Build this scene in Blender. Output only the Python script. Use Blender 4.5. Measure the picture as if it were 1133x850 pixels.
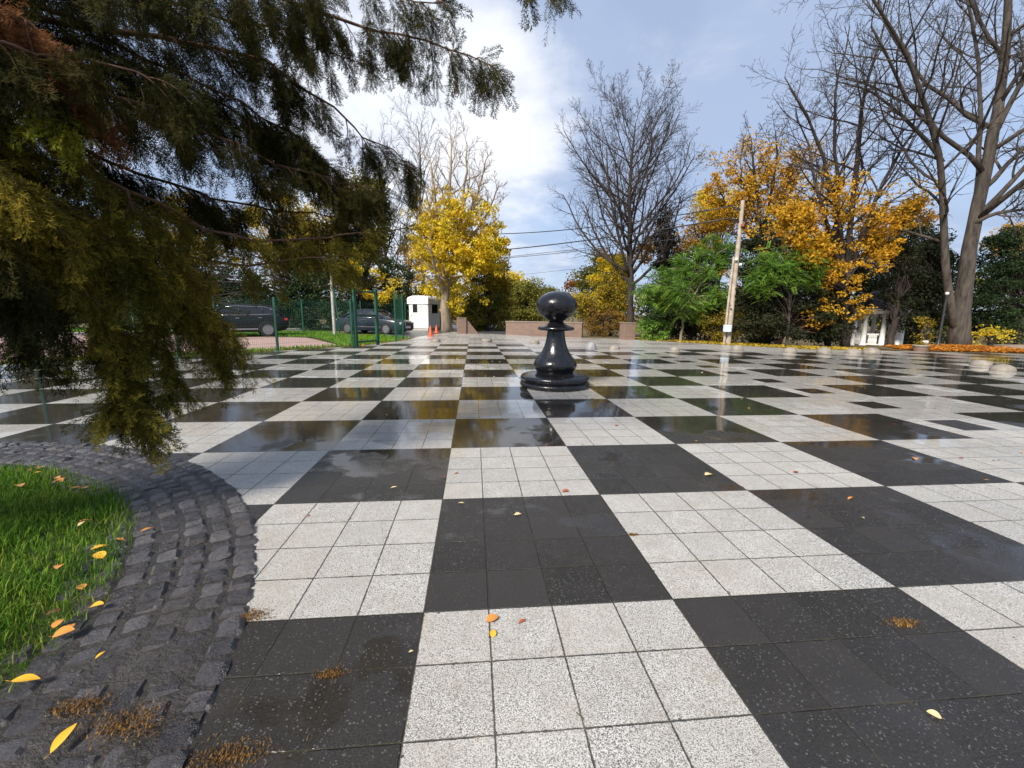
import bpy, math, random
import numpy as np
from mathutils import Matrix, Vector
for o in list(bpy.data.objects): bpy.data.objects.remove(o)
SC = bpy.context.scene
COL = SC.collection
rad = math.radians

# ------------------------------------------------------------------ camera
FPX, PITCH, YAW, ROLL = 464.0143, -.1678, -.0918, -.0104
CAM = np.array([0.23556, -1.7688, 1.37292])
def _rot(p, y, r):
    c, s = math.cos, math.sin
    Rz = np.array([[c(y), -s(y), 0], [s(y), c(y), 0], [0, 0, 1]])
    Rx = np.array([[1, 0, 0], [0, c(p), -s(p)], [0, s(p), c(p)]])
    Ry = np.array([[c(r), 0, s(r)], [0, 1, 0], [-s(r), 0, c(r)]])
    return Rz @ Rx @ Ry
RM = _rot(PITCH, YAW, ROLL)
cd = bpy.data.cameras.new('camera'); cam = bpy.data.objects.new('camera', cd); COL.objects.link(cam)
cd.sensor_fit = 'HORIZONTAL'; cd.sensor_width = 36; cd.lens = FPX / 1133 * 36
cd.clip_start = .05; cd.clip_end = 2000
m4 = Matrix.Identity(4)
for i in range(3):
    m4[i][0] = RM[i, 0]; m4[i][1] = RM[i, 2]; m4[i][2] = -RM[i, 1]; m4[i][3] = CAM[i]
cam.matrix_world = m4
SC.camera = cam

def ray(x, y): return RM @ np.array([(x - 566.5) / FPX, 1, -(y - 425) / FPX])
def gnd(x, y, z=0.):
    d = ray(x, y); return CAM + (z - CAM[2]) / d[2] * d
def at(x, y, Y):
    d = ray(x, y); return CAM + (Y - CAM[1]) / d[1] * d

# ------------------------------------------------------------------ light
SUN_EL, SUN_AZ = 41, -138           # azimuth from +Y towards +X
W = bpy.data.worlds.new('World'); SC.world = W; W.use_nodes = True
SKY_STRENGTH = .11; SUN_STRENGTH = 3.5
sl = bpy.data.lights.new('sun', 'SUN'); sl.energy = SUN_STRENGTH; sl.angle = rad(14); sl.color = (1, .93, .82)
so = bpy.data.objects.new('sun', sl); COL.objects.link(so)
sdir = Vector((math.sin(rad(SUN_AZ)) * math.cos(rad(SUN_EL)), math.cos(rad(SUN_AZ)) * math.cos(rad(SUN_EL)), math.sin(rad(SUN_EL))))
so.rotation_euler = sdir.to_track_quat('Z', 'Y').to_euler(); so.location = (0, 0, 40)
vs = SC.view_settings
SC.display_settings.display_device = 'sRGB'
vs.view_transform = 'Standard'; vs.look = 'None'; vs.exposure = 0.97; vs.gamma = 1; vs.use_curve_mapping = False
SC.cycles.max_bounces = 6; SC.cycles.transparent_max_bounces = 8
SC.cycles.use_denoising = True

# node helpers
class NT:
    def __init__(s, tree): s.t = tree; s.n = tree.nodes; s.l = tree.links
    def new(s, typ, **kw):
        n = s.n.new(typ)
        for k, v in kw.items():
            if k == 'inp':
                for a, b in v.items(): s.set(n, a, b)
            else: setattr(n, k, v)
        return n
    def set(s, n, a, b):
        sock = n.inputs[a]
        if hasattr(b, 'links') or isinstance(b, bpy.types.NodeSocket): s.l.new(b, sock)
        else:
            if sock.type == 'RGBA' and isinstance(b, (tuple, list)) and len(b) == 3: b = (*b, 1)
            sock.default_value = b
    def math(s, op, a, b=0., c=None, clamp=False):
        n = s.n.new('ShaderNodeMath'); n.operation = op; n.use_clamp = clamp
        s.set(n, 0, a); s.set(n, 1, b)
        if c is not None: s.set(n, 2, c)
        return n.outputs[0]
    def vmath(s, op, a, b=(0, 0, 0), out=0):
        n = s.n.new('ShaderNodeVectorMath'); n.operation = op
        s.set(n, 0, a)
        if op == 'SCALE': s.set(n, 3, b)
        else: s.set(n, 1, b)
        return n.outputs[out]
    def mix(s, f, a, b, mode='MIX'):
        n = s.n.new('ShaderNodeMix'); n.data_type = 'RGBA'; n.blend_type = mode
        s.set(n, 0, f); s.set(n, 6, a); s.set(n, 7, b); return n.outputs[2]
    def noise(s, v, scale, detail=3, rough=.5, dist=0., out=0):
        n = s.new('ShaderNodeTexNoise', inp={'Scale': scale, 'Detail': detail, 'Roughness': rough, 'Distortion': dist})
        if v is not None: s.set(n, 'Vector', v)
        return n.outputs[out]
    def ramp(s, f, stops, interp='LINEAR'):
        n = s.n.new('ShaderNodeValToRGB'); cr = n.color_ramp; cr.interpolation = interp
        while len(cr.elements) < len(stops): cr.elements.new(.5)
        for e, (p, c) in zip(cr.elements, stops):
            e.position = p; e.color = (*c, 1) if isinstance(c, (tuple, list)) else (c, c, c, 1)
        s.set(n, 0, f); return n.outputs[0]
    def smooth(s, f, a, b):
        n = s.n.new('ShaderNodeMapRange'); n.interpolation_type = 'SMOOTHSTEP'
        s.set(n, 0, f); s.set(n, 1, a); s.set(n, 2, b); s.set(n, 3, 0.); s.set(n, 4, 1.); return n.outputs[0]

# sky: Nishita air with a broken cloud deck
w = NT(W.node_tree); w.n.clear()
sky = w.new('ShaderNodeTexSky', sky_type='NISHITA', sun_disc=False, sun_elevation=rad(SUN_EL), sun_rotation=rad(SUN_AZ), air_density=1.0, dust_density=1.0, ozone_density=2.0)
tc = w.new('ShaderNodeTexCoord'); dirv = tc.outputs['Generated']
wsep = w.new('ShaderNodeSeparateXYZ', inp={0: dirv})
zz = w.math('MAXIMUM', wsep.outputs[2], .0)
inv = w.math('DIVIDE', 1., w.math('ADD', zz, .22))
plane = w.vmath('SCALE', dirv, inv)
n1 = w.noise(plane, .9, 6, .55, .3)
n2 = w.noise(plane, 2.6, 7, .6, .2)
mixn = w.math('ADD', w.math('MULTIPLY', n1, .65), w.math('MULTIPLY', n2, .35))
pd = ray(468, 170); pd = pd / np.linalg.norm(pd)
dp = w.vmath('DOT_PRODUCT', dirv, tuple(pd), out=1)
glow = w.smooth(dp, .915, .998)
pd2 = ray(150, 120); pd2 = pd2 / np.linalg.norm(pd2)
glow2 = w.math('MULTIPLY', w.smooth(w.vmath('DOT_PRODUCT', dirv, tuple(pd2), out=1), .80, 1.0), .35)
low = w.math('MULTIPLY', w.math('SUBTRACT', 1., w.smooth(zz, .0, .45)), .10)
cov = w.math('ADD', mixn, w.math('ADD', w.math('MULTIPLY', w.math('MAXIMUM', glow, glow2), .30), low))
cov = w.math('ADD', cov, w.math('MULTIPLY', w.math('SUBTRACT', n2, .5), .22)); whitef = w.smooth(cov, .60, .92)
greyf = w.smooth(n1, .38, .60)
base = w.mix(w.math('MULTIPLY_ADD', greyf, .22, .74), sky.outputs[0], (2.15, 2.65, 3.7))
cl = w.mix(whitef, base, (4.8, 4.95, 5.3))
cl = w.mix(w.math('MULTIPLY', w.smooth(w.noise(plane, 1.5, 6, .55, .5), .46, .66), .28), cl, w.mix(1., cl, (.66, .70, .78), 'MULTIPLY'))
bg = w.new('ShaderNodeBackground', inp={'Color': cl, 'Strength': SKY_STRENGTH})
wo = w.new('ShaderNodeOutputWorld', inp={'Surface': bg.outputs[0]})

# ------------------------------------------------------------------ mesh helpers
class Geo:
    def __init__(s): s.v = []; s.f = []; s.n = 0        # f: arrays (N,3)/(N,4)
    def add(s, v, f):
        v = np.asarray(v, float).reshape(-1, 3)
        if isinstance(f, np.ndarray): s.f.append(f.astype(np.int64) + s.n)
        else:
            for k in sorted(set(len(q) for q in f)):
                s.f.append(np.array([q for q in f if len(q) == k], np.int64) + s.n)
        s.v.append(v); s.n += len(v); return s
    def box(s, lo, hi, rot=None, org=(0, 0, 0)):
        x0, y0, z0 = lo; x1, y1, z1 = hi
        v = np.array([(x, y, z) for z in (z0, z1) for y in (y0, y1) for x in (x0, x1)], float)
        if rot is not None: v = v @ np.asarray(rot).T
        return s.add(v + np.array(org), [(0, 2, 3, 1), (4, 5, 7, 6), (0, 1, 5, 4), (2, 6, 7, 3), (0, 4, 6, 2), (1, 3, 7, 5)])
    def bbox(s, lo, hi, b=.01):                           # bevelled box (chamfered edges)
        c = (np.array(lo) + np.array(hi)) / 2; h = (np.array(hi) - np.array(lo)) / 2; b = min(b, *(h * .9))
        v = []; idx = {}
        for sx in (-1, 1):
            for sy in (-1, 1):
                for sz in (-1, 1):
                    for ax in range(3):
                        p = np.array([sx, sy, sz]) * (h - b); p[ax] += (sx, sy, sz)[ax] * b
                        idx[(sx, sy, sz, ax)] = len(v); v.append(c + p)
        f = []
        for ax in range(3):
            o = [a for a in range(3) if a != ax]
            for sg in (-1, 1):
                q = []
                for a, bb in ((-1, -1), (1, -1), (1, 1), (-1, 1)):
                    k = [0, 0, 0]; k[ax] = sg; k[o[0]] = a; k[o[1]] = bb; q.append(idx[(*k, ax)])
                f.append(tuple(q))
        for ax in range(3):
            o = [a for a in range(3) if a != ax]
            for a in (-1, 1):
                for bb in (-1, 1):
                    k0 = [0, 0, 0]; k1 = [0, 0, 0]; k0[ax] = -1; k1[ax] = 1
                    for k in (k0, k1): k[o[0]] = a; k[o[1]] = bb
                    f.append((idx[(*k0, o[0])], idx[(*k1, o[0])], idx[(*k1, o[1])], idx[(*k0, o[1])]))
        for sx in (-1, 1):
            for sy in (-1, 1):
                for sz in (-1, 1): f.append(tuple(idx[(sx, sy, sz, a)] for a in range(3)))
        return s.add(v, f)
    def tubes(s, P, R, sides=6, cap=True):                # P (N,K,3) R (N,K)
        P = np.asarray(P, float); R = np.asarray(R, float)
        if P.ndim == 2: P = P[None]; R = R[None]
        N, K, _ = P.shape
        T = np.gradient(P, axis=1); T /= np.linalg.norm(T, axis=2, keepdims=True) + 1e-9
        ref = np.where(np.abs(T[:, :1, 2:3]) > .9, np.array([1., 0, 0]), np.array([0, 0, 1.]))
        U = np.cross(T, np.broadcast_to(ref, T.shape)); U /= np.linalg.norm(U, axis=2, keepdims=True) + 1e-9
        V = np.cross(T, U)
        a = np.arange(sides) / sides * 2 * np.pi
        ring = P[:, :, None] + R[:, :, None, None] * (np.cos(a)[:, None] * U[:, :, None] + np.sin(a)[:, None] * V[:, :, None])
        idx = np.arange(N * K * sides).reshape(N, K, sides)
        A = idx[:, :-1]; B = idx[:, 1:]
        q = np.stack([A, np.roll(A, -1, 2), np.roll(B, -1, 2), B], -1).reshape(-1, 4)
        b0 = s.n; s.add(ring, q)
        if cap and sides > 3 and N < 400:
            s.f.append(idx[:, 0, ::-1].copy() + b0); s.f.append(idx[:, -1].copy() + b0)
        return s
    def tube(s, pts, r, sides=8): return s.tubes(np.array(pts)[None], np.array(r if hasattr(r, '__len__') else [r] * len(pts))[None], sides)
    def lathe(s, prof, seg=48, org=(0, 0, 0)):
        pr = np.array(prof, float); a = np.arange(seg) / seg * 2 * np.pi
        v = np.stack([pr[:, :1] * np.cos(a), pr[:, :1] * np.sin(a), np.repeat(pr[:, 1:], seg, 1)], -1) + np.array(org)
        K = len(pr); idx = np.arange(K * seg).reshape(K, seg)
        q = np.stack([idx[:-1], np.roll(idx[:-1], -1, 1), np.roll(idx[1:], -1, 1), idx[1:]], -1).reshape(-1, 4)
        b0 = s.n; s.add(v, q)
        for k, rev in ((0, True), (K - 1, False)):
            if pr[k, 0] > 1e-4: s.f.append((idx[k][::-1] if rev else idx[k])[None].copy() + b0)
        return s
    def prism(s, poly, z0, z1, org=(0, 0, 0)):
        n = len(poly); v = [(x, y, z0) for x, y in poly] + [(x, y, z1) for x, y in poly]
        return s.add(np.array(v, float) + np.array(org), [tuple(range(n))[::-1], tuple(range(n, 2 * n))] + [(i, (i + 1) % n, n + (i + 1) % n, n + i) for i in range(n)])
    def build(s, name, mat, parent=None, smooth=False, loc=None):
        me = bpy.data.meshes.new(name)
        V = np.concatenate(s.v); me.vertices.add(len(V)); 
        if loc is not None: V = V - np.array(loc)
        me.vertices.foreach_set('co', V.astype(np.float32).ravel())
        li = np.concatenate([f.ravel() for f in s.f]); tot = np.concatenate([np.full(len(f), f.shape[1]) for f in s.f])
        st = np.concatenate([[0], np.cumsum(tot)[:-1]])
        me.loops.add(len(li)); me.loops.foreach_set('vertex_index', li.astype(np.int32))
        me.polygons.add(len(tot)); me.polygons.foreach_set('loop_start', st.astype(np.int32))
        me.polygons.foreach_set('use_smooth', np.full(len(tot), bool(smooth)))
        me.update(calc_edges=True)
        if smooth and smooth != True: me.set_sharp_from_angle(angle=rad(smooth))
        me.materials.append(mat)
        o = bpy.data.objects.new(name, me); COL.objects.link(o)
        if parent is not None: o.parent = parent
        if loc is not None: o.location = loc
        return o

def tag(o, label=None, cat=None, group=None, kind=None):
    for k, v in (('label', label), ('category', cat), ('group', group), ('kind', kind)):
        if v: o[k] = v
    return o
def empty(name, loc, label, cat, group=None, rz=0):
    o = bpy.data.objects.new(name, None); COL.objects.link(o); o.location = loc; o.rotation_euler.z = rz
    o.empty_display_size = .1
    return tag(o, label, cat, group)
def copy_tree(o, parent=None):
    c = o.copy(); COL.objects.link(c); c.parent = parent
    for ch in list(o.children): copy_tree(ch, c)
    return c
def rotz(a): c, s = math.cos(a), math.sin(a); return np.array([[c, -s, 0], [s, c, 0], [0, 0, 1]])

# ------------------------------------------------------------------ materials
def new_mat(name):
    m = bpy.data.materials.new(name); m.use_nodes = True; t = NT(m.node_tree); t.n.clear()
    out = t.new('ShaderNodeOutputMaterial'); b = t.new('ShaderNodeBsdfPrincipled'); t.l.new(b.outputs[0], out.inputs[0])
    return m, t, b, out
def simple(name, c1, c2=None, scale=6., rough=.5, spec=.5, metal=0., bump=0., bscale=None, coat=0., r2=None):
    m, t, b, out = new_mat(name)
    pos = t.new('ShaderNodeNewGeometry').outputs['Position']
    c2 = c2 or tuple(x * .75 for x in c1)
    f = t.noise(pos, scale, 6, .6)
    t.set(b, 'Base Color', t.ramp(f, [(.3, c2), (.7, c1)]))
    f2 = t.noise(pos, scale * 2.3, 4)
    t.set(b, 'Roughness', t.ramp(f2, [(.3, rough), (.7, r2 if r2 is not None else min(1, rough + .12))]))
    t.set(b, 'Metallic', metal); t.set(b, 'Specular IOR Level', spec); t.set(b, 'Coat Weight', coat); t.set(b, 'Coat Roughness', .05)
    if bump:
        bn = t.new('ShaderNodeBump', inp={'Strength': .8, 'Distance': bump, 'Height': t.noise(pos, bscale or scale * 6, 5, .65)})
        t.set(b, 'Normal', bn.outputs[0])
    return m
def leafmat(name, stops, transl=.35, nscale=.8, rough=.6, spec=.2):
    m, t, b, out = new_mat(name)
    g = t.new('ShaderNodeNewGeometry')
    f = t.math('ADD', t.math('MULTIPLY', g.outputs['Random Per Island'], .55), t.math('MULTIPLY', t.noise(g.outputs['Position'], nscale, 3, .6), .75))
    f = t.math('SUBTRACT', f, .15, clamp=True)
    c = t.ramp(f, stops)
    t.set(b, 'Base Color', c); t.set(b, 'Roughness', rough); t.set(b, 'Specular IOR Level', spec)
    tr = t.new('ShaderNodeBsdfTranslucent', inp={'Color': c})
    mx = t.new('ShaderNodeMixShader', inp={0: transl, 1: b.outputs[0], 2: tr.outputs[0]})
    t.l.new(mx.outputs[0], out.inputs[0])
    return m
def barkmat(name, c1, c2, scale=9., bump=.02):
    m, t, b, out = new_mat(name)
    pos = t.new('ShaderNodeNewGeometry').outputs['Position']
    sv = t.vmath('MULTIPLY', pos, (1, 1, .22))
    f = t.noise(sv, scale, 8, .65, .3)
    f = t.math('ADD', t.math('MULTIPLY', f, .8), t.math('MULTIPLY', t.noise(pos, 1.3, 3), .2))
    t.set(b, 'Base Color', t.ramp(f, [(.33, c2), (.62, c1)])); t.set(b, 'Roughness', .85); t.set(b, 'Specular IOR Level', .2)
    t.set(b, 'Normal', t.new('ShaderNodeBump', inp={'Strength': 1., 'Distance': bump, 'Height': f}).outputs[0])
    return m

M = {}
M['bark'] = barkmat('grey_brown_bark', (.10, .084, .070), (.022, .018, .016), 7, .035)
M['bark_dark'] = barkmat('dark_bark', (.062, .048, .042), (.02, .016, .015))
M['bark_light'] = barkmat('pale_bark', (.36, .29, .21), (.16, .12, .085), 7)
M['bark_red'] = barkmat('reddish_bark', (.17, .095, .06), (.05, .028, .02), 14, .008)

# wet chessboard paving
def paving_mat():
    m, t, b, out = new_mat('wet_chessboard_paving')
    g = t.new('ShaderNodeNewGeometry'); pos = g.outputs['Position']
    sp = t.new('ShaderNodeSeparateXYZ', inp={0: pos}); X, Y = sp.outputs[0], sp.outputs[1]
    S = 1.2
    gx, gy = t.math('DIVIDE', X, S), t.math('DIVIDE', Y, S)
    i, j = t.math('FLOOR', gx), t.math('FLOOR', gy)
    fx, fy = t.math('FRACT', gx), t.math('FRACT', gy)
    fx = t.math('SUBTRACT', gx, i); fy = t.math('SUBTRACT', gy, j)
    par = t.math('MODULO', t.math('ADD', t.math('ADD', i, j), 100.), 2.)       # 0 dark
    dark = t.math('LESS_THAN', par, .5)
    # border strip i == 5: pale with a small dark inset in every square
    strip = t.math('COMPARE', i, 5., .1)
    ins = t.math('MULTIPLY', t.math('LESS_THAN', t.math('ABSOLUTE', t.math('SUBTRACT', fx, .43)), .205), t.math('LESS_THAN', t.math('ABSOLUTE', t.math('SUBTRACT', fy, .47)), .205))
    dark = t.math('ADD', t.math('MULTIPLY', dark, t.math('SUBTRACT', 1., strip)), t.math('MULTIPLY', strip, ins))
    # the pattern stops at the row of stone domes
    lim = t.math('ADD', 13.2, t.math('ADD', t.math('MULTIPLY', t.math('LESS_THAN', X, 9.6), 1.2), t.math('MULTIPLY', t.math('LESS_THAN', X, 2.4), 2.4)))
    inside = t.math('MULTIPLY', t.math('LESS_THAN', Y, lim), t.math('LESS_THAN', X, 21.6))
    dark = t.math('MULTIPLY', dark, inside)
    # far paving: broad pale slabs with a few darker bands
    far = t.math('SUBTRACT', 1., inside)
    # tiles 0.3 m
    T = .3
    tx, ty = t.math('DIVIDE', X, T), t.math('DIVIDE', Y, T)
    ti, tj = t.math('FLOOR', tx), t.math('FLOOR', ty)
    ex = t.math('SUBTRACT', .5, t.math('ABSOLUTE', t.math('SUBTRACT', t.math('SUBTRACT', tx, ti), .5)))
    ey = t.math('SUBTRACT', .5, t.math('ABSOLUTE', t.math('SUBTRACT', t.math('SUBTRACT', ty, tj), .5)))
    wob = t.math('ADD', t.math('MULTIPLY', t.math('SUBTRACT', t.noise(pos, 55, 3), .5), .026), t.math('MULTIPLY', t.math('MAXIMUM', t.math('SUBTRACT', t.noise(pos, 21, 2), .66), 0.), -.35))
    edge = t.math('ADD', t.math('MINIMUM', ex, ey), wob)
    joint = t.math('SUBTRACT', 1., t.smooth(edge, .005, .016))
    cell = t.new('ShaderNodeCombineXYZ', inp={0: ti, 1: tj})
    wn = t.new('ShaderNodeTexWhiteNoise', noise_dimensions='2D', inp={'Vector': cell.outputs[0]})
    rv, rc = wn.outputs['Value'], wn.outputs['Color']
    cell2 = t.new('ShaderNodeCombineXYZ', inp={0: i, 1: j})
    wn2 = t.new('ShaderNodeTexWhiteNoise', noise_dimensions='2D', inp={'Vector': cell2.outputs[0]}).outputs['Value']
    # granite speckle
    spos = t.vmath('ADD', pos, t.vmath('SCALE', rc, 7.)); sA = t.math('ADD', t.noise(spos, 210, 3, .75), t.math('MULTIPLY', t.math('SUBTRACT', rv, .5), .05)); sB = t.noise(pos, 120, 2, .7)
    vor = t.new('ShaderNodeTexVoronoi', inp={'Vector': pos, 'Scale': 190., 'Randomness': 1.})
    vs_ = t.new('ShaderNodeSeparateColor', inp={0: vor.outputs['Color']}).outputs[0]
    big = t.noise(pos, 1.1, 5, .65); med = t.noise(pos, 6.5, 5, .7)
    white = t.ramp(sA, [(.38, (.06, .06, .06)), (.455, (.40, .39, .37)), (.55, (.60, .585, .55)), (.68, (.74, .72, .685))])
    white = t.mix(t.math('MULTIPLY', t.math('GREATER_THAN', vs_, .86), .6), white, (.07, .065, .06))
    white = t.mix(t.ramp(med, [(.42, 0.), (.72, .6)]), white, (.32, .29, .24))
    white = t.mix(t.math('MULTIPLY', rv, .34), white, (.31, .28, .235))
    white = t.mix(t.ramp(big, [(.52, 0.), (.78, .28)]), white, (.33, .27, .19))
    darkc = t.ramp(sB, [(.32, (.012, .011, .0095)), (.5, (.022, .020, .0175)), (.68, (.040, .036, .032))])
    darkc = t.mix(t.math('MULTIPLY', t.math('GREATER_THAN', vs_, .965), .55), darkc, (.22, .21, .20))
    darkc = t.mix(t.math('MULTIPLY', rv, .75), darkc, (.040, .036, .033))
    darkc = t.mix(t.ramp(med, [(.45, 0.), (.8, .4)]), darkc, (.05, .043, .036))
    farc = t.mix(t.math('MULTIPLY', t.math('LESS_THAN', wn2, .28), .55), white, (.20, .17, .16))
    col = t.mix(far, t.mix(dark, white, darkc), farc)
    moss = t.noise(pos, 9., 4, .7)
    jc = t.ramp(moss, [(.48, (.032, .028, .022)), (.60, (.05, .05, .018)), (.72, (.13, .06, .02))])
    jw = t.math('MULTIPLY', joint, t.math('SUBTRACT', .88, t.math('MULTIPLY', dark, .25)))
    col = t.mix(jw, col, jc)
    # water film: the far half of the square is awash, the near tiles are only damp
    wet0 = t.math('ADD', t.noise(t.vmath('MULTIPLY', pos, (.55, .8, 1)), .8, 5, .6, .4), t.math('MULTIPLY', t.math('SUBTRACT', t.noise(pos, 2.1, 4, .6), .5), .35))
    zone = t.smooth(t.math('ADD', Y, t.math('MULTIPLY', X, -.10)), 1.0, 4.4)
    pud = t.math('ADD', wet0, t.math('ADD', t.math('MULTIPLY', zone, .235), t.math('ADD', t.math('MULTIPLY', dark, .10), t.math('MULTIPLY', t.math('SUBTRACT', rv, .5), .045))))
    film = t.math('MULTIPLY', t.smooth(pud, .60, .665), t.math('SUBTRACT', 1., t.math('MULTIPLY', t.smooth(Y, 10.5, 14.5), .8)))
    damp = t.smooth(pud, .30, .56)
    dry = t.ramp(t.noise(pos, 40, 3), [(.3, .55), (.7, .72)])
    rough = t.math('ADD', t.math('MULTIPLY', dry, t.math('SUBTRACT', 1., t.math('MULTIPLY', damp, .52))), .0)
    rough = t.math('ADD', t.math('MULTIPLY', rough, t.math('SUBTRACT', 1., film)), t.math('MULTIPLY', film, .05))
    t.set(b, 'Roughness', rough); t.set(b, 'IOR', 1.40)
    col = t.mix(t.math('MULTIPLY', film, .12), col, t.mix(1., col, (.62, .60, .58), 'MULTIPLY'))
    t.set(b, 'Base Color', col)
    t.set(b, 'Specular IOR Level', t.math('MULTIPLY_ADD', damp, .40, .12))
    hgt = t.math('SUBTRACT', t.math('MULTIPLY', sA, .0035), t.math('MULTIPLY', joint, .006))
    bp = t.new('ShaderNodeBump', inp={'Strength': t.math('MULTIPLY_ADD', film, -.93, .95), 'Distance': 1., 'Height': hgt})
    tilt = t.vmath('SCALE', t.vmath('SUBTRACT', rc, (.5, .5, .5)), .010)
    rip = t.vmath('SCALE', t.vmath('SUBTRACT', t.noise(pos, 3.5, 2, out=1), (.5, .5, .5)), .012)
    nn = t.vmath('NORMALIZE', t.vmath('ADD', bp.outputs[0], t.vmath('MULTIPLY', t.vmath('ADD', tilt, rip), (1, 1, 0))))
    t.set(b, 'Normal', nn)
    return m
M['paving'] = paving_mat()

def ground_mat():
    m, t, b, out = new_mat('park_soil_and_litter')
    pos = t.new('ShaderNodeNewGeometry').outputs['Position']
    n = t.noise(pos, .7, 6, .65); n2 = t.noise(pos, 14, 5, .7)
    c = t.ramp(n, [(.35, (.045, .055, .018)), (.5, (.075, .055, .025)), (.65, (.14, .085, .025))])
    c = t.mix(t.ramp(n2, [(.4, 0.), (.7, .7)]), c, (.22, .14, .035))
    t.set(b, 'Base Color', c); t.set(b, 'Roughness', .95)
    t.set(b, 'Normal', t.new('ShaderNodeBump', inp={'Strength': 1., 'Distance': .05, 'Height': n2}).outputs[0])
    return m
M['ground'] = ground_mat()
M['turf'] = simple('turf_soil', (.07, .115, .022), (.03, .04, .012), 5, .9, .2, bump=.03, bscale=40)
M['asphalt'] = simple('wet_asphalt', (.085, .082, .085), (.045, .045, .05), 3, .28, .5, bump=.004, bscale=120, r2=.5)
M['soil'] = simple('dark_wet_soil', (.046, .041, .037), (.018, .016, .015), 9, .5, .45, bump=.025, bscale=38)
M['sand'] = simple('sandy_path', (.40, .32, .25), (.27, .20, .15), 2.5, .8, .3, bump=.006, bscale=60)
def brickpave():
    m, t, b, out = new_mat('pink_block_paving')
    pos = t.new('ShaderNodeNewGeometry').outputs['Position']
    br = t.new('ShaderNodeTexBrick', inp={'Vector': pos, 'Color1': (.46, .28, .24, 1), 'Color2': (.36, .22, .19, 1), 'Mortar': (.24, .19, .16, 1), 'Scale': 1., 'Mortar Size': .008, 'Brick Width': .22, 'Row Height': .11})
    t.set(b, 'Base Color', t.mix(t.ramp(t.noise(pos, 1.5, 5), [(.4, 0.), (.75, .5)]), br.outputs[0], (.34, .29, .23)))
    t.set(b, 'Roughness', .6); return m
M['pinkpave'] = brickpave()
def brickwall():
    m, t, b, out = new_mat('brown_brick_cladding')
    pos = t.new('ShaderNodeTexCoord').outputs['Object']
    s = t.new('ShaderNodeSeparateXYZ', inp={0: pos})
    v = t.new('ShaderNodeCombineXYZ', inp={0: t.math('ADD', s.outputs[0], s.outputs[1]), 1: s.outputs[2]}).outputs[0]
    br = t.new('ShaderNodeTexBrick', inp={'Vector': v, 'Color1': (.24, .145, .105, 1), 'Color2': (.17, .11, .085, 1), 'Mortar': (.20, .15, .12, 1), 'Scale': 1., 'Mortar Size': .006, 'Brick Width': .25, 'Row Height': .075})
    c = t.mix(t.ramp(t.noise(pos, 3, 6), [(.4, 0.), (.75, .5)]), br.outputs[0], (.16, .12, .10))
    t.set(b, 'Base Color', c); t.set(b, 'Roughness', .75)
    t.set(b, 'Normal', t.new('ShaderNodeBump', inp={'Strength': .8, 'Distance': .01, 'Height': br.outputs[1]}).outputs[0]); return m
M['brick'] = brickwall()
M['coping'] = simple('stone_coping', (.26, .2, .17), (.16, .12, .1), 6, .7)
M['concrete'] = simple('pale_concrete', (.48, .46, .42), (.30, .28, .25), 5, .8, .3, bump=.004)
M['dome'] = simple('damp_pale_stone', (.30, .265, .22), (.16, .14, .115), 7, .6, .4, bump=.004, bscale=70)
M['dome_grey'] = simple('weathered_grey_stone', (.30, .30, .31), (.18, .18, .19), 5, .5, .4, bump=.004, bscale=70)
M['white'] = simple('white_paint', (.78, .78, .76), (.66, .66, .63), 4, .4)
M['greenpaint'] = simple('dark_green_powder_coat', (.012, .085, .05), (.006, .055, .032), 6, .35)
M['wood_pole'] = simple('weathered_pale_pole', (.47, .40, .33), (.27, .22, .17), 4, .85, .2, bump=.006, bscale=30)
M['metal_dark'] = simple('dark_metal', (.03, .03, .032), (.018, .018, .02), 6, .4)
M['glass_dark'] = simple('dark_glass', (.012, .013, .015), (.01, .01, .012), 2, .05, .8)
M['orange'] = simple('orange_plastic', (.72, .10, .02), (.58, .07, .015), 8, .45)
M['rubber'] = simple('tyre_rubber', (.02, .02, .02), (.013, .013, .013), 10, .8)
M['alloy'] = simple('alloy_wheel', (.34, .34, .35), (.25, .25, .26), 10, .28, .5, .85)
M['chrome'] = simple('chrome_trim', (.7, .7, .7), (.6, .6, .6), 8, .12, .5, 1.)
M['redlens'] = simple('red_lens', (.5, .02, .015), (.4, .015, .01), 8, .15)
M['lens'] = simple('clear_lens', (.62, .63, .64), (.5, .5, .52), 8, .1)
M['plate'] = simple('number_plate', (.72, .72, .7), (.66, .66, .64), 8, .4)
M['car_black'] = simple('black_car_paint', (.012, .012, .014), (.010, .010, .011), 1.5, .16, .22, coat=.12)
M['car_teal'] = simple('dark_blue_grey_car_paint', (.02, .03, .04), (.016, .025, .034), 1.5, .2, .22, coat=.12)
def pawnmat():
    m, t, b, out = new_mat('black_gloss_paint_on_carved_wood')
    pos = t.new('ShaderNodeTexCoord').outputs['Object']
    f = t.noise(t.vmath('MULTIPLY', pos, (1, 1, .35)), 6, 7, .65)
    t.set(b, 'Base Color', t.ramp(f, [(.35, (.005, .005, .007)), (.58, (.008, .008, .010)), (.72, (.020, .020, .022)), (.84, (.06, .058, .055))]))
    t.set(b, 'Roughness', t.ramp(t.noise(pos, 9, 6, .7), [(.3, .14), (.52, .26), (.72, .5)]))
    t.set(b, 'Specular IOR Level', .4); t.set(b, 'Coat Weight', .25); t.set(b, 'Coat Roughness', .08)
    h = t.math('ADD', t.noise(pos, 5, 4), t.math('MULTIPLY', t.noise(pos, 60, 3), .08))
    t.set(b, 'Normal', t.new('ShaderNodeBump', inp={'Strength': .5, 'Distance': .025, 'Height': h}).outputs[0]); return m
M['pawn'] = pawnmat()
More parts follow.
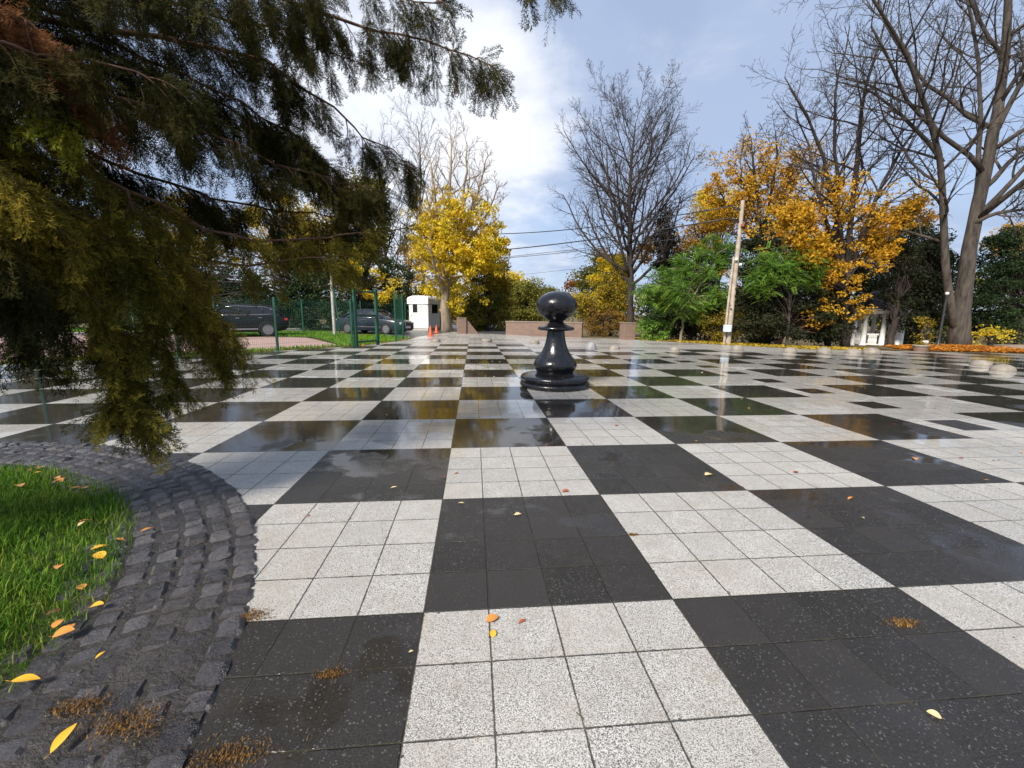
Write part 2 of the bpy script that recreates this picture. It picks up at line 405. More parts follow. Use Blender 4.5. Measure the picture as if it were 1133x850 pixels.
def cobmat():
    m, t, b, out = new_mat('wet_granite_setts')
    g = t.new('ShaderNodeNewGeometry'); pos = g.outputs['Position']; r = g.outputs['Random Per Island']
    n = t.noise(pos, 26, 6, .7)
    c = t.ramp(t.math('ADD', t.math('MULTIPLY', r, .5), t.math('MULTIPLY', n, .5)), [(.25, (.030, .028, .032)), (.5, (.058, .054, .06)), (.75, (.10, .093, .098))])
    c = t.mix(t.ramp(t.noise(pos, 2.2, 5, .7), [(.5, 0.), (.68, .55)]), c, (.06, .045, .03))
    t.set(b, 'Base Color', c); t.set(b, 'Roughness', t.ramp(n, [(.3, .20), (.7, .42)])); t.set(b, 'Specular IOR Level', .6)
    t.set(b, 'Normal', t.new('ShaderNodeBump', inp={'Strength': 1., 'Distance': .022, 'Height': t.noise(pos, 30, 7, .75)}).outputs[0]); return m
M['sett'] = cobmat()

# leaves
M['l_yellow'] = leafmat('yellow_autumn_leaves', [(.05, (.16, .19, .02)), (.3, (.50, .40, .025)), (.6, (.74, .56, .03)), (.95, (.74, .42, .02))], .4)
M['l_orange'] = leafmat('orange_autumn_leaves', [(.05, (.16, .13, .015)), (.3, (.46, .28, .02)), (.6, (.66, .38, .025)), (.95, (.58, .21, .02))], .4)
M['l_gold'] = leafmat('golden_olive_leaves', [(.05, (.05, .06, .012)), (.35, (.16, .14, .018)), (.65, (.36, .25, .02)), (.95, (.50, .33, .02))], .35)
M['l_olive'] = leafmat('olive_leaves', [(.05, (.035, .045, .010)), (.4, (.085, .095, .018)), (.7, (.17, .15, .02)), (.95, (.28, .20, .03))], .3)
M['l_green'] = leafmat('fresh_green_leaves', [(.05, (.04, .085, .018)), (.35, (.11, .22, .035)), (.7, (.20, .34, .05)), (.95, (.38, .42, .06))], .4)
M['l_dark'] = leafmat('dark_evergreen_leaves', [(.05, (.008, .012, .005)), (.45, (.018, .024, .009)), (.8, (.038, .040, .012)), (.97, (.085, .065, .016))], .15)
M['l_ivy'] = leafmat('deep_green_leaves', [(.05, (.010, .022, .008)), (.45, (.024, .046, .016)), (.8, (.05, .078, .022)), (.97, (.13, .11, .02))], .2)
M['l_rust'] = leafmat('rust_red_leaves', [(.05, (.10, .03, .012)), (.5, (.24, .07, .02)), (.95, (.38, .13, .02))], .35)
M['l_brown'] = leafmat('brown_and_olive_leaves', [(.05, (.06, .05, .012)), (.4, (.16, .10, .02)), (.7, (.26, .13, .025)), (.95, (.34, .24, .03))], .3)
M['l_willow'] = leafmat('yellow_green_willow_leaves', [(.05, (.07, .08, .015)), (.45, (.17, .17, .03)), (.95, (.34, .29, .05))], .35)
M['j_dark'] = leafmat('dark_juniper_needles', [(.05, (.010, .012, .004)), (.45, (.028, .030, .009)), (.75, (.060, .055, .014)), (.95, (.16, .095, .022))], .18, 2.2, .7, .04)
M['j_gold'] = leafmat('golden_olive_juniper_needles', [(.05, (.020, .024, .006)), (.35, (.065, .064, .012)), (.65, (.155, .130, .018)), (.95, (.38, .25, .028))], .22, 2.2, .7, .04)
M['j_dead'] = leafmat('dead_brown_juniper_needles', [(.05, (.06, .025, .012)), (.5, (.17, .07, .028)), (.95, (.32, .15, .06))], .2, 2.2, .7, .04)
M['j_tip'] = leafmat('bright_green_juniper_needles', [(.05, (.07, .09, .012)), (.5, (.22, .24, .025)), (.95, (.44, .38, .04))], .25, 2.2, .7, .04)
M['grass'] = leafmat('grass_blades', [(.05, (.02, .05, .008)), (.35, (.06, .15, .012)), (.65, (.15, .27, .02)), (.82, (.26, .29, .04)), (.95, (.38, .29, .10))], .3, 1.6)
M['grass_bright'] = leafmat('bright_grass_blades', [(.05, (.05, .12, .012)), (.5, (.14, .30, .02)), (.95, (.28, .40, .04))], .35, 1.2)
M['litter'] = leafmat('orange_leaf_litter', [(.05, (.16, .06, .015)), (.4, (.40, .15, .02)), (.75, (.55, .24, .03)), (.97, (.6, .36, .06))], .2, 1.5)
M['litter_y'] = leafmat('yellow_leaf_litter', [(.05, (.14, .10, .02)), (.4, (.40, .28, .03)), (.75, (.58, .42, .04)), (.97, (.62, .46, .07))], .2, 1.5)
def fallen(name, c1, c2):
    m, t, b, out = new_mat(name)
    pos = t.new('ShaderNodeTexCoord').outputs['Object']
    t.set(b, 'Base Color', t.ramp(t.noise(pos, 45, 5, .6), [(.35, c2), (.6, c1)])); t.set(b, 'Roughness', .4); return m
M['f_yellow'] = fallen('yellow_fallen_leaf', (.72, .42, .03), (.55, .27, .02))
M['f_orange'] = fallen('orange_fallen_leaf', (.62, .27, .05), (.42, .15, .03))
M['f_red'] = fallen('red_brown_fallen_leaf', (.40, .085, .03), (.20, .05, .02))
M['f_pale'] = fallen('pale_fallen_leaf', (.68, .55, .30), (.5, .38, .18))
M['f_brown'] = fallen('brown_fallen_leaf', (.15, .07, .03), (.07, .035, .018))
M['moss'] = leafmat('rusty_moss', [(.05, (.05, .03, .01)), (.5, (.17, .085, .025)), (.95, (.30, .18, .05))], .15, 6)

# ------------------------------------------------------------------ setting
def sst(a, b, x): t = np.clip((x - a) / (b - a), 0, 1); return t * t * (3 - 2 * t)
def hgt(x, y):
    x = np.asarray(x, float); y = np.asarray(y, float)
    right = -1.1 * sst(16.6, 26, y) * sst(9, 13, x)
    mid = -2.0 * sst(25.5, 36, y) * sst(-.5, 2.5, x) * (1 - sst(9, 13, x))
    return -.04 + right + mid
xs = np.concatenate([np.linspace(-700, -60, 9)[:-1], np.arange(-60, 61, 1.5), np.linspace(60, 700, 9)[1:]])
ys = np.concatenate([np.linspace(-300, -20, 5)[:-1], np.arange(-20, 71, 1.5), np.linspace(71, 900, 9)[1:]])
gx_, gy_ = np.meshgrid(xs, ys)
gi = np.arange(gx_.size).reshape(gx_.shape)
g = Geo(); g.add(np.stack([gx_, gy_, hgt(gx_, gy_)], -1), np.stack([gi[:-1, :-1], gi[:-1, 1:], gi[1:, 1:], gi[1:, :-1]], -1).reshape(-1, 4))
tag(g.build('ground', M['ground'], smooth=True), kind='structure')

def sheet(name, poly, z, mat):
    return tag(Geo().add([(x, y, z) for x, y in poly], [tuple(range(len(poly)))]).build(name, mat), kind='structure')
LEFT = [(-16, 6.2), (-11.4, 9.6), (-7.8, 12.2), (-4.3, 15.6), (-3.1, 19.4), (-2.9, 22.2)]
PLAZA = LEFT + [(-1.2, 29.0), (2.2, 25.0), (6.5, 22.2), (8.8, 21.0), (10.9, 18.1), (14.2, 14.5), (16.6, 14.1), (23, 12.2), (30, 9.2), (30, -7), (-16, -7)]
sheet('plaza_paving', PLAZA, 0, M['paving'])
sheet('road', [(-2.91, 22.25), (-3.2, 21.0), (-5.5, 24.5), (-14, 38), (-14, 52), (4, 52), (2.3, 25.3), (-1.15, 29.1)], -.006, M['asphalt'])
sheet('block_paved_yard', [(-30, 2.9), (-16.3, 7.3), (-11.6, 10.6), (-8.0, 13.2), (-5.2, 16.0), (-8.5, 21.2), (-13, 22.6), (-30, 26)], -.012, M['pinkpave'])
sheet('footpath', [(19.5, 14.2), (24, 13.0), (31, 10.2), (60, 2), (60, 12), (34, 18.0), (27.5, 18.2)], -.015, M['sand'])

# grass bed with its ring of granite setts
RC = np.array([-4.60, -1.16]); RO, RI = 3.94, 2.98
BC, BR = np.array([-4.36, -.88]), 2.94      # the bed of grass sits a little off the centre of the ring
rng = np.random.default_rng(3)
a = np.linspace(0, 2 * np.pi, 97)[:-1]
ring = Geo()
for k, (r_, z_) in enumerate(((RO + .03, .002), (RO - .03, .010), (RI + .25, .014), (RI - .2, .016))):
    ring.v.append(np.stack([RC[0] + r_ * np.cos(a), RC[1] + r_ * np.sin(a), np.full(96, z_)], -1))
ring.n = 384
ii = np.arange(384).reshape(4, 96)
ring.f.append(np.stack([ii[:-1], ii[1:], np.roll(ii[1:], -1, 1), np.roll(ii[:-1], -1, 1)], -1).reshape(-1, 4))
tag(ring.build('sett_bedding', M['soil']), kind='structure')
st = Geo()
rows = 8; dr = (RO - RI + .02) / rows
for k in range(rows):
    rr_ = RI + .03 + (k + .5) * dr; arc = .0; per = 2 * np.pi * rr_
    ang = rng.uniform(0, .1)
    while ang < 2 * np.pi - .03:
        L = rng.uniform(.085, .155); da = L / rr_
        ca = ang + da / 2; ang += da
        hx, hy = dr / 2 - .004 + rng.normal(0, .003), L / 2 - .004
        n = 6; u = np.linspace(-1, 1, n)
        U, V = np.meshgrid(u, u)
        ex_ = np.sign(U) * np.abs(U) ** .8 * hx * (1 - .10 * V ** 4 * rng.uniform(.3, 1)) ; ey_ = np.sign(V) * np.abs(V) ** .8 * hy * (1 - .10 * U ** 4 * rng.uniform(.3, 1))
        edge_ = np.maximum(np.abs(U), np.abs(V))
        top = .023 + rng.normal(0, .004) - .004 * (U * U + V * V) / 2 - .02 * (edge_ > .99) + rng.normal(0, .003, U.shape)
        top += U * rng.normal(0, .004) + V * rng.normal(0, .004)
        ex_ += rng.normal(0, .002, U.shape); ey_ += rng.normal(0, .0025, U.shape)
        rx_ = rr_ + ex_ + rng.normal(0, .003)
        px_ = RC[0] + rx_ * np.cos(ca) - ey_ * np.sin(ca); py_ = RC[1] + rx_ * np.sin(ca) + ey_ * np.cos(ca)
        ix = np.arange(n * n).reshape(n, n)
        st.add(np.stack([px_, py_, top], -1), np.stack([ix[:-1, :-1], ix[:-1, 1:], ix[1:, 1:], ix[1:, :-1]], -1).reshape(-1, 4))
tag(st.build('granite_sett_edging', M['sett'], smooth=38), kind='structure')
bed = Geo(); nb = 90; rb = np.linspace(0, 1, 14)
aa = np.arange(nb) / nb * 2 * np.pi; wob_ = 1 + .015 * np.sin(aa * 9) + .012 * np.sin(aa * 23 + 1)
bedz = lambda q: .012 + .09 * (1 - np.clip(q, 0, 1) ** 5)
bv = np.stack([BC[0] + BR * rb[:, None] * wob_ * np.cos(aa), BC[1] + BR * rb[:, None] * wob_ * np.sin(aa), np.broadcast_to(bedz(rb)[:, None], (14, nb))], -1)
bi = np.arange(14 * nb).reshape(14, nb)
bed.add(bv, np.stack([bi[:-1], bi[1:], np.roll(bi[1:], -1, 1), np.roll(bi[:-1], -1, 1)], -1).reshape(-1, 4))
tag(bed.build('planting_bed_soil', M['turf'], smooth=True), kind='structure')
# mud washed over the near setts
mu = Geo(); ma, mr = np.linspace(-.6, .75, 110), np.linspace(RI - .1, RO + .03, 44); A_, R2_ = np.meshgrid(ma, mr)
nz_ = sum(np.sin(A_ * RO * f1 + p_) * np.sin(R2_ * f2 + p_ * 2) / k_ for f1, f2, p_, k_ in ((7, 9, 0, 1), (17, 14, 1, 1.4), (31, 37, 2, 2.2), (58, 51, .5, 3)))
mz = .0045 + .0145 * np.clip((.46 - A_) / .26, 0, 1) * np.clip((RO + .02 - R2_) / .14, .15, 1) + .0065 * nz_ + .012 * np.clip((RI + .35 - R2_) / .4, 0, 1) - .012 * np.clip((A_ - .45) / .25, 0, 1) - .005 * np.clip((R2_ - RO + .05) / .08, 0, 1)
mi_ = np.arange(A_.size).reshape(A_.shape)
mu.add(np.stack([RC[0] + R2_ * np.cos(A_), RC[1] + R2_ * np.sin(A_), mz], -1), np.stack([mi_[:-1, :-1], mi_[1:, :-1], mi_[1:, 1:], mi_[:-1, 1:]], -1).reshape(-1, 4))
tag(mu.build('washed_mud', M['soil'], smooth=True), kind='structure')

def blades(P, H, wd, rng, lean=.5):
    N = len(P); az = rng.uniform(0, 2 * np.pi, N); ln = rng.normal(0, lean, N)
    d = np.stack([np.cos(az), np.sin(az), np.zeros(N)], -1); s_ = np.stack([-np.sin(az), np.cos(az), np.zeros(N)], -1)
    up = np.array([0, 0, 1.])
    h = H[:, None]; w_ = wd[:, None]
    v = np.stack([P - s_ * w_, P + s_ * w_, P + up * h * .6 + d * (ln * H * .35)[:, None] + s_ * w_ * .8, P + up * h * .6 + d * (ln * H * .35)[:, None] - s_ * w_ * .8, P + up * h * .92 + d * (ln * H)[:, None]], 1)
    i0 = np.arange(N)[:, None] * 5
    g = Geo(); g.add(v, i0 + np.array([[0, 1, 2, 3]])); g.f.append(i0 + np.array([[3, 2, 4]])); return g
q_ = np.sqrt(rng.uniform(.0, 1, 150000)); t_ = rng.uniform(-.6, 2.2, 150000)
keep = q_ > .2; q_, t_ = q_[keep], t_[keep]; r_ = q_ * (BR + .06) + rng.normal(0, .03, len(q_))
P = np.stack([BC[0] + r_ * np.cos(t_), BC[1] + r_ * np.sin(t_), bedz(q_) - .006], -1)
patch = np.sin(P[:, 0] * 4.1 + 1) * np.sin(P[:, 1] * 3.3) + np.sin(P[:, 0] * 9 + P[:, 1] * 7) * .5
ok = rng.uniform(0, 1, len(P)) < np.clip(.75 + patch * .25, .25, 1) * np.where(r_ > BR - .10, .45, 1)
P = P[ok]; patch = patch[ok]
H = rng.uniform(.03, .085, len(P)) * (1 + .3 * np.clip(patch, -1, 1))
tag(blades(P, H, rng.uniform(.0016, .0032, len(P)), rng, .55).build('grass', M['grass']), kind='stuff')

# verge strips of bright grass by the fence and yard
def in_poly(P, poly):
    x, y = P[:, 0], P[:, 1]; c = np.zeros(len(P), bool); n = len(poly)
    for i in range(n):
        (x0, y0), (x1, y1) = poly[i], poly[i - 1]
        c ^= ((y0 > y) != (y1 > y)) & (x < (x1 - x0) * (y - y0) / (y1 - y0 + 1e-12) + x0)
    return c
def scatter_poly(poly, n, rng):
    p = np.array(poly); lo, hi = p.min(0), p.max(0)
    P = rng.uniform(lo, hi, (n, 2)); return P[in_poly(P, poly)]
V1 = [(-16, 6.25), (-11.4, 9.65), (-7.8, 12.25), (-4.33, 15.65), (-3.15, 19.4), (-3.1, 20.8), (-5.2, 23.5), (-6.6, 23.0), (-8.4, 21.6), (-5.1, 16.0), (-8.0, 13.1), (-11.6, 10.5), (-16.3, 7.2)]
V2 = [(-8.4, 21.3), (-6.6, 23.0), (-9.5, 27.2), (-30, 31), (-30, 26.1), (-13, 22.7)]
sheet('grass_verge', V1, -.004, M['turf']); sheet('lawn', V2, -.008, M['turf'])
Pb = np.concatenate([scatter_poly(V1, 60000, rng), scatter_poly(V2, 60000, rng)])
Pb = np.concatenate([Pb, np.zeros((len(Pb), 1))], 1)
dry = np.sin(Pb[:, 0] * 2.3) * np.sin(Pb[:, 1] * 1.9 + 1)
Pb = Pb[rng.uniform(0, 1, len(Pb)) < .7 + .3 * dry]
tag(blades(Pb, rng.uniform(.05, .16, len(Pb)), rng.uniform(.008, .014, len(Pb)), rng, .5).build('verge_grass', M['grass_bright']), kind='stuff')

# leaf quads
def rhomb(P, size, rng, N=None, aspect=.55, flat=0.):
    n = len(P)
    nr = rng.normal(0, 1, (n, 3)) if N is None else N + rng.normal(0, .5, (n, 3))
    nr[:, 2] += flat * np.where(rng.uniform(0, 1, n) < .5, 1, 1)
    nr /= np.linalg.norm(nr, axis=1, keepdims=True) + 1e-9
    t = np.cross(nr, rng.normal(0, 1, (n, 3))); t /= np.linalg.norm(t, axis=1, keepdims=True) + 1e-9
    b = np.cross(nr, t); s_ = (size * rng.uniform(.65, 1.25, n))[:, None]
    f = nr * s_ * .12
    v = np.stack([P - t * s_ * .5, P + b * s_ * aspect * .5 + f - t * s_ * .05, P + t * s_ * .5, P - b * s_ * aspect * .5 + f - t * s_ * .05], 1)
    return v.reshape(-1, 3), (np.arange(n)[:, None] * 4 + np.arange(4)[None])
def leaf_geo(P, size, rng, **k):
    g = Geo(); v, f = rhomb(np.asarray(P), size, rng, **k); return g.add(v, f)
def litter(name, poly, n, size, mat, rng, z=.012, zf=None):
    P = scatter_poly(poly, n, rng); zc = np.full(len(P), z) if zf is None else zf(P) + z
    P = np.concatenate([P, (zc + rng.uniform(0, .02, len(P)))[:, None]], 1)
    return tag(leaf_geo(P, size, rng, flat=4., aspect=.7).build(name, mat), kind='stuff')
litter('verge_leaf_litter', [(-16, 6.1), (-11.4, 9.5), (-7.8, 12.1), (-4.3, 15.5), (-3.0, 19.4), (-2.9, 21.2), (-3.4, 20.2), (-4.7, 16.2), (-8.1, 12.8), (-11.5, 10.2), (-16.2, 6.9)], 9000, .09, M['litter'], rng)
litter('hedge_foot_leaf_litter', [(8.9, 20.9), (11.0, 18.0), (14.3, 14.4), (16.6, 14.0), (17.6, 15.2), (15.5, 16.5), (12.6, 19.8), (9.5, 23)], 16000, .10, M['litter_y'], rng, z=.0)
LP = [(18.6, 13.75), (20.5, 13.2), (23.2, 12.7), (24.0, 13.4), (23.8, 15.2), (22.5, 16.4), (19.5, 16.4), (18.4, 14.8)]
def mound(P): return .16 * np.exp(-((P[:, 0] - 21.6) ** 2 / 6 + (P[:, 1] - 14.9) ** 2 / 2.2))
litter('tree_foot_leaf_litter', LP, 11000, .13, M['litter'], rng, z=.0, zf=mound)
mg = Geo(); mx_, my_ = np.meshgrid(np.linspace(18, 27, 30), np.linspace(12.6, 17.4, 22)); mi = np.arange(mx_.size).reshape(mx_.shape)
mP = np.stack([mx_.ravel(), my_.ravel()], -1)
mg.add(np.concatenate([mP, (mound(mP) - .03)[:, None]], 1), np.stack([mi[:-1, :-1], mi[:-1, 1:], mi[1:, 1:], mi[1:, :-1]], -1).reshape(-1, 4))
tag(mg.build('mound_soil', M['ground'], smooth=True), kind='structure')

# ------------------------------------------------------------------ the pawn
pc = gnd(613.5, 427.2); pc[2] = 0
pw = empty('chess_pawn', pc, 'giant glossy black chess pawn standing on the wet chequered paving', 'chess piece')
def lathe_part(name, prof, parent, mat, seg=72, smooth=50):
    g = Geo().lathe(prof, seg); o = g.build(name, mat, parent, smooth=smooth); return o
def arc(c, r, a0, a1, n, sx=1, sz=1): return [(c[0] + r * sx * math.cos(rad(x)), c[1] + r * sz * math.sin(rad(x))) for x in np.linspace(a0, a1, n)]
base = [(0, 0), (.625, 0)] + arc((.625, .052), .04, -80, 80, 9, 1, 1.2) + [(.615, .106)] + [(.615, .114)] + arc((.60, .170), .056, -80, 60, 10) + [(.60, .228), (.50, .248), (.40, .262), (0, .262)]
lathe_part('base', base, pw, M['pawn'])
stem = [(0, .255), (.345, .255), (.352, .30), (.372, .325), (.398, .36), (.412, .40), (.412, .435), (.395, .475), (.365, .52), (.325, .565), (.282, .62), (.248, .68), (.218, .75), (.196, .82), (.178, .90), (.168, .98), (.160, 1.05), (.158, 1.07), (0, 1.07)]
lathe_part('stem', stem, pw, M['pawn'])
collar = [(0, 1.055), (.158, 1.06), (.29, 1.058), (.325, 1.066), (.342, 1.085), (.340, 1.108), (.318, 1.126), (.25, 1.142), (.19, 1.168), (.15, 1.20), (.128, 1.235), (0, 1.236)]
lathe_part('collar', collar, pw, M['pawn'])
ph = [(0, 1.225), (.125, 1.228), (.175, 1.255), (.245, 1.30)]
ph += arc((0, 1.512), 1, -40, 90, 24, .384, .268)
lathe_part('head', [p for p in ph[:3]] + ph[4:], pw, M['pawn'])

# ------------------------------------------------------------------ stone domes
def dome_geo(r, h, flat=False):
    if flat: prof = [(0, 0), (r, 0), (r * 1.02, h * .45), (r * .96, h * .8), (r * .82, h * .96), (r * .5, h), (0, h)]
    else: prof = [(0, -.02), (r * .97, -.02), (r, h * .12)] + [(r * math.cos(rad(q)) ** .9 if q < 90 else 0, h * (.12 + .88 * math.sin(rad(q)))) for q in np.linspace(8, 90, 12)]
    return Geo().lathe(prof, 32)
DG = 'stone domes along the edge of the plaza'
domes = [(482, 379, 11.5, .62, 'dome', 'pale stone dome near the two traffic cones, at the left end of the row'),
         (538.6, 379.2, 11.5, .55, 'flat', 'low flattened stone block in front of the left end of the brick wall'),
         (591.5, 381, 11, .62, 'flat', 'squat flat-topped stone block just left of the black pawn'),
         (653.8, 387.5, 12.5, .70, 'grey', 'rounded grey stone dome just right of the black pawn, darker than the others'),
         (680, 386.8, 11.5, .70, 'dome', 'pale wet stone dome in front of the brick pillar'),
         (746, 389, 12.5, .70, 'dome', 'pale stone dome in front of the slender green tree trunk'),
         (815.7, 388.2, 13, .75, 'dome', 'clean pale stone dome beside the foot of the utility pole'),
         (874, 391, 14.5, .72, 'dome', 'pale stone dome in front of the dark yew trunks'),
         (911.5, 391.2, 15.5, .72, 'dome', 'pale stone dome between the dark yew and the white gazebo'),
         (944, 392, 16.5, .62, 'dome', 'pale stone dome before the left columns of the white gazebo, touching its neighbour'),
         (964, 392, 18, .66, 'dome', 'pale stone dome before the right columns of the white gazebo'),
         (1085, 405.5, 20, .60, 'dome', 'farther of the two pale stone domes on the right side of the plaza'),
         (1109, 411.5, 23, .60, 'dome', 'nearer and larger of the two pale stone domes on the right side of the plaza')]
for px, py, wpx, hr, kind, lab in domes:
    p = gnd(px, py); dep = float((p - CAM) @ RM[:, 1]); r = wpx * dep / FPX / 2 * (1 - .10 * min(1, abs(px - 566) / 560))
    d_ = (p - CAM)[:2]; d_ /= np.linalg.norm(d_); c = p + np.array([d_[0], d_[1], 0]) * r * .95; c[2] = 0
    o = dome_geo(r, r * 2 * hr if kind == 'grey' else r * hr * 1.25, kind == 'flat').build('stone_dome' if kind != 'flat' else 'stone_block', M['dome_grey' if kind == 'grey' else 'dome'], smooth=60)
    o.location = c; tag(o, lab, 'stone dome' if kind != 'flat' else 'stone block', DG)

# ------------------------------------------------------------------ brick wall, pillars
def oriented(p0, p1): d_ = np.array(p1[:2]) - np.array(p0[:2]); return math.atan2(d_[1], d_[0]), float(np.linalg.norm(d_))
w0, w1 = gnd(559.5, 370.6), gnd(643.5, 373.0)
az, L = oriented(w0, w1)
wl = empty('brick_wall', (w0[0], w0[1], 0), 'low brown brick wall behind the black pawn at the end of the plaza', 'wall', rz=az)
Geo().bbox((0, 0, -.3), (L, .34, .80), .01).build('wall_body', M['brick'], wl)
Geo().bbox((-.03, -.03, .802), (L + .03, .37, .87), .012).build('coping', M['coping'], wl)
def pillar(px0, px1, py, top, lab, wing=0):
    a_, b_ = gnd(px0, py), gnd(px1, py); wd = float(np.linalg.norm(b_ - a_)); az, _ = oriented(a_, b_)
    h = (CAM + (at(px0, top, a_[1]) - CAM))[2]
    p = empty('brick_pillar', (a_[0], a_[1], 0), lab, 'pillar', rz=az)
    Geo().bbox((0, 0, -.3), (wd, wd, h - .06), .01).build('pillar_body', M['brick'], p)
    Geo().bbox((-.025, -.025, h - .058), (wd + .025, wd + .025, h), .012).build('cap', M['coping'], p)
    if wing:
        v = [(wd + .003, .1, -.3), (wd + wing, .1, -.3), (wd + wing, .1, .08), (wd + .003, .1, h - .07)]
        v2 = [(x, y + .3, z) for x, y, z in v]
        Geo().add(v + v2, [(0, 1, 2, 3), (7, 6, 5, 4), (0, 4, 5, 1), (1, 5, 6, 2), (2, 6, 7, 3), (3, 7, 4, 0)]).build('sloping_wing', M['brick'], p)
pillar(690.3, 702.8, 376.2, 357, 'square brick pillar in front of the tall bare tree trunk')
pillar(506.5, 516, 369.6, 351.6, 'brick pillar with a sloping wing beside the pale yellow-leaved tree', wing=.75)

# ------------------------------------------------------------------ guard booth
bc = gnd(474, 366.0); bs = 1.72
view = math.atan2((bc - CAM)[1], (bc - CAM)[0])
bt = empty('guard_booth', (bc[0], bc[1], 0), 'small white guard booth with dark sliding windows beside the yellow tree', 'booth', rz=view - math.pi / 2 - rad(33))
# corner nearest to the viewer is the local origin: faces run along -x and along +y
bh = (at(474, 327, bc[1]))[2]
Geo().bbox((-bs, 0, .12), (0, bs, bh - .62), .05).build('booth_body', M['white'], bt)
Geo().bbox((-bs + .04, .04, -.1), (-.04, bs - .04, .118), .01).build('plinth', M['concrete'], bt)
v = []; 
for z, i_ in ((bh - .618, -.07), (bh - .25, -.07), (bh - .12, -.01), (bh, .22)):
    v += [(-bs + i_, i_, z), (-i_, i_, z), (-i_, bs - i_, z), (-bs + i_, bs - i_, z)]
fq = [(3, 2, 1, 0), (12, 13, 14, 15)] + [(4 * k + q, 4 * k + (q + 1) % 4, 4 * k + 4 + (q + 1) % 4, 4 * k + 4 + q) for k in range(3) for q in range(4)]
Geo().add(v, fq).build('roof', M['white'], bt)
def window(parent, lo, hi, axis, frame, glass, panes=1, name='window'):
    # lo/hi: opposite corners in the wall plane, 'axis' the outward axis (0 x, 1 y, sign given by the order of frame depth)
    lo, hi = np.array(lo, float), np.array(hi, float); t = .05; other = 1 - axis
    f = Geo()
    def bx(a, b): f.box(tuple(np.minimum(a, b)), tuple(np.maximum(a, b)))
    A = lo.copy(); B = hi.copy()
    for k in range(panes + 1):
        a_ = lo.copy(); b_ = hi.copy(); x = lo[other] + (hi[other] - lo[other] - t) * k / panes; a_[other] = x; b_[other] = x + t; bx(a_, b_)
    for z in (lo[2], hi[2] - t):
        for k in range(panes):
            a_ = lo.copy(); b_ = hi.copy(); a_[2] = z; b_[2] = z + t
            a_[other] = lo[other] + (hi[other] - lo[other] - t) * k / panes + t; b_[other] = lo[other] + (hi[other] - lo[other] - t) * (k + 1) / panes; bx(a_, b_)
    wnd = f.build(name, frame, parent)
    for k in range(panes):
        a_ = lo.copy(); b_ = hi.copy(); a_[2] += t; b_[2] -= t
        a_[other] = lo[other] + (hi[other] - lo[other] - t) * k / panes + t; b_[other] = lo[other] + (hi[other] - lo[other] - t) * (k + 1) / panes
        c_ = (a_[axis] + b_[axis]) / 2; a_[axis] = c_ - .006; b_[axis] = c_ + .006
        g_ = Geo().box(tuple(np.minimum(a_, b_)), tuple(np.maximum(a_, b_))).build('pane', glass[k % len(glass)], wnd)
    return wnd
M['blind'] = simple('pale_blind', (.55, .58, .60), (.45, .48, .5), 4, .15)
window(bt, (-bs * .80, -.03, 1.28), (-bs * .22, .004, 2.0), 1, M['white'], [M['glass_dark'], M['blind']], 2)
window(bt, (-.004, bs * .25, 1.24), (.03, bs * .80, 2.0), 0, M['white'], [M['glass_dark']], 1)
dr_ = Geo().box((-bs * .96, -.012, .2), (-bs * .14, .003, 1.2)).build('door', M['white'], bt)
Geo().bbox((-bs * .90, -.04, 1.05), (-bs * .82, -.0121, 1.10), .008).build('handle', M['metal_dark'], dr_)

# ------------------------------------------------------------------ traffic cones
def cone(px, py, h, lab):
    p = gnd(px, py); c = empty('traffic_cone', (p[0], p[1], 0), lab, 'traffic cone', 'traffic cones by the booth')
    Geo().bbox((-.17, -.17, 0), (.17, .17, .035), .012).build('base_plate', M['orange'], c)
    Geo().lathe([(.13, .034), (.118, .07), (.03, h), (.022, h + .012), (0, h + .012)], 24).build('cone_body', M['orange'], c, smooth=40)
cone(476.5, 372.2, .58, 'orange traffic cone nearer the plaza, the taller of the two by the booth')
cone(483, 368.6, .52, 'smaller orange traffic cone farther back, against the foot of the yellow tree')

# ------------------------------------------------------------------ fence and gate
def fence_run(pts, h, lab, name='mesh_fence', mesh=True, pr=.035, step=.06, vstep=.2):
    root = empty(name, (pts[0][0], pts[0][1], 0), lab, 'fence')
    o0 = np.array([pts[0][0], pts[0][1], 0])
    for p in pts:
        q = np.array([p[0], p[1], 0]) - o0
        Geo().bbox((q[0] - pr, q[1] - pr, -.1), (q[0] + pr, q[1] + pr, h), .008).build('post', M['greenpaint'], root)
    for p, q in zip(pts[:-1], pts[1:]):
        a_ = np.array([p[0], p[1], 0]) - o0; b_ = np.array([q[0], q[1], 0]) - o0; L = np.linalg.norm(b_ - a_); u = (b_ - a_) / L
        if not mesh: continue
        n = max(2, int((L - 2 * pr) / step)); g_ = Geo(); z0, z1 = .06, h - .06
        ss = np.linspace(pr + .02, L - pr - .02, n)
        Pv = np.stack([np.stack([a_ + u * s_ + np.array([0, 0, z0]), a_ + u * s_ + np.array([0, 0, z1])]) for s_ in ss])
        g_.tubes(Pv, np.full((n, 2), .0026), 3, False)
        zz_ = np.arange(z0, z1 + .01, vstep)
        Pv = np.stack([np.stack([a_ + u * (pr + .01) + np.array([0, 0, z]), a_ + u * (L - pr - .01) + np.array([0, 0, z])]) for z in zz_])
        g_.tubes(Pv, np.full((len(zz_), 2), .0035), 3, False)
        g_.build('mesh_panel', M['greenpaint'], root)
pA, pB, pG0, pG1, pE = gnd(42, 405), gnd(307.5, 388.3), gnd(394.5, 383.6), gnd(418, 381.6), gnd(446.5, 376.6)
hA = at(307.5, 329, pB[1])[2]
mid = (np.array(pA) + np.array(pB)) / 2
far_l = pA + (pA - pB) * .9
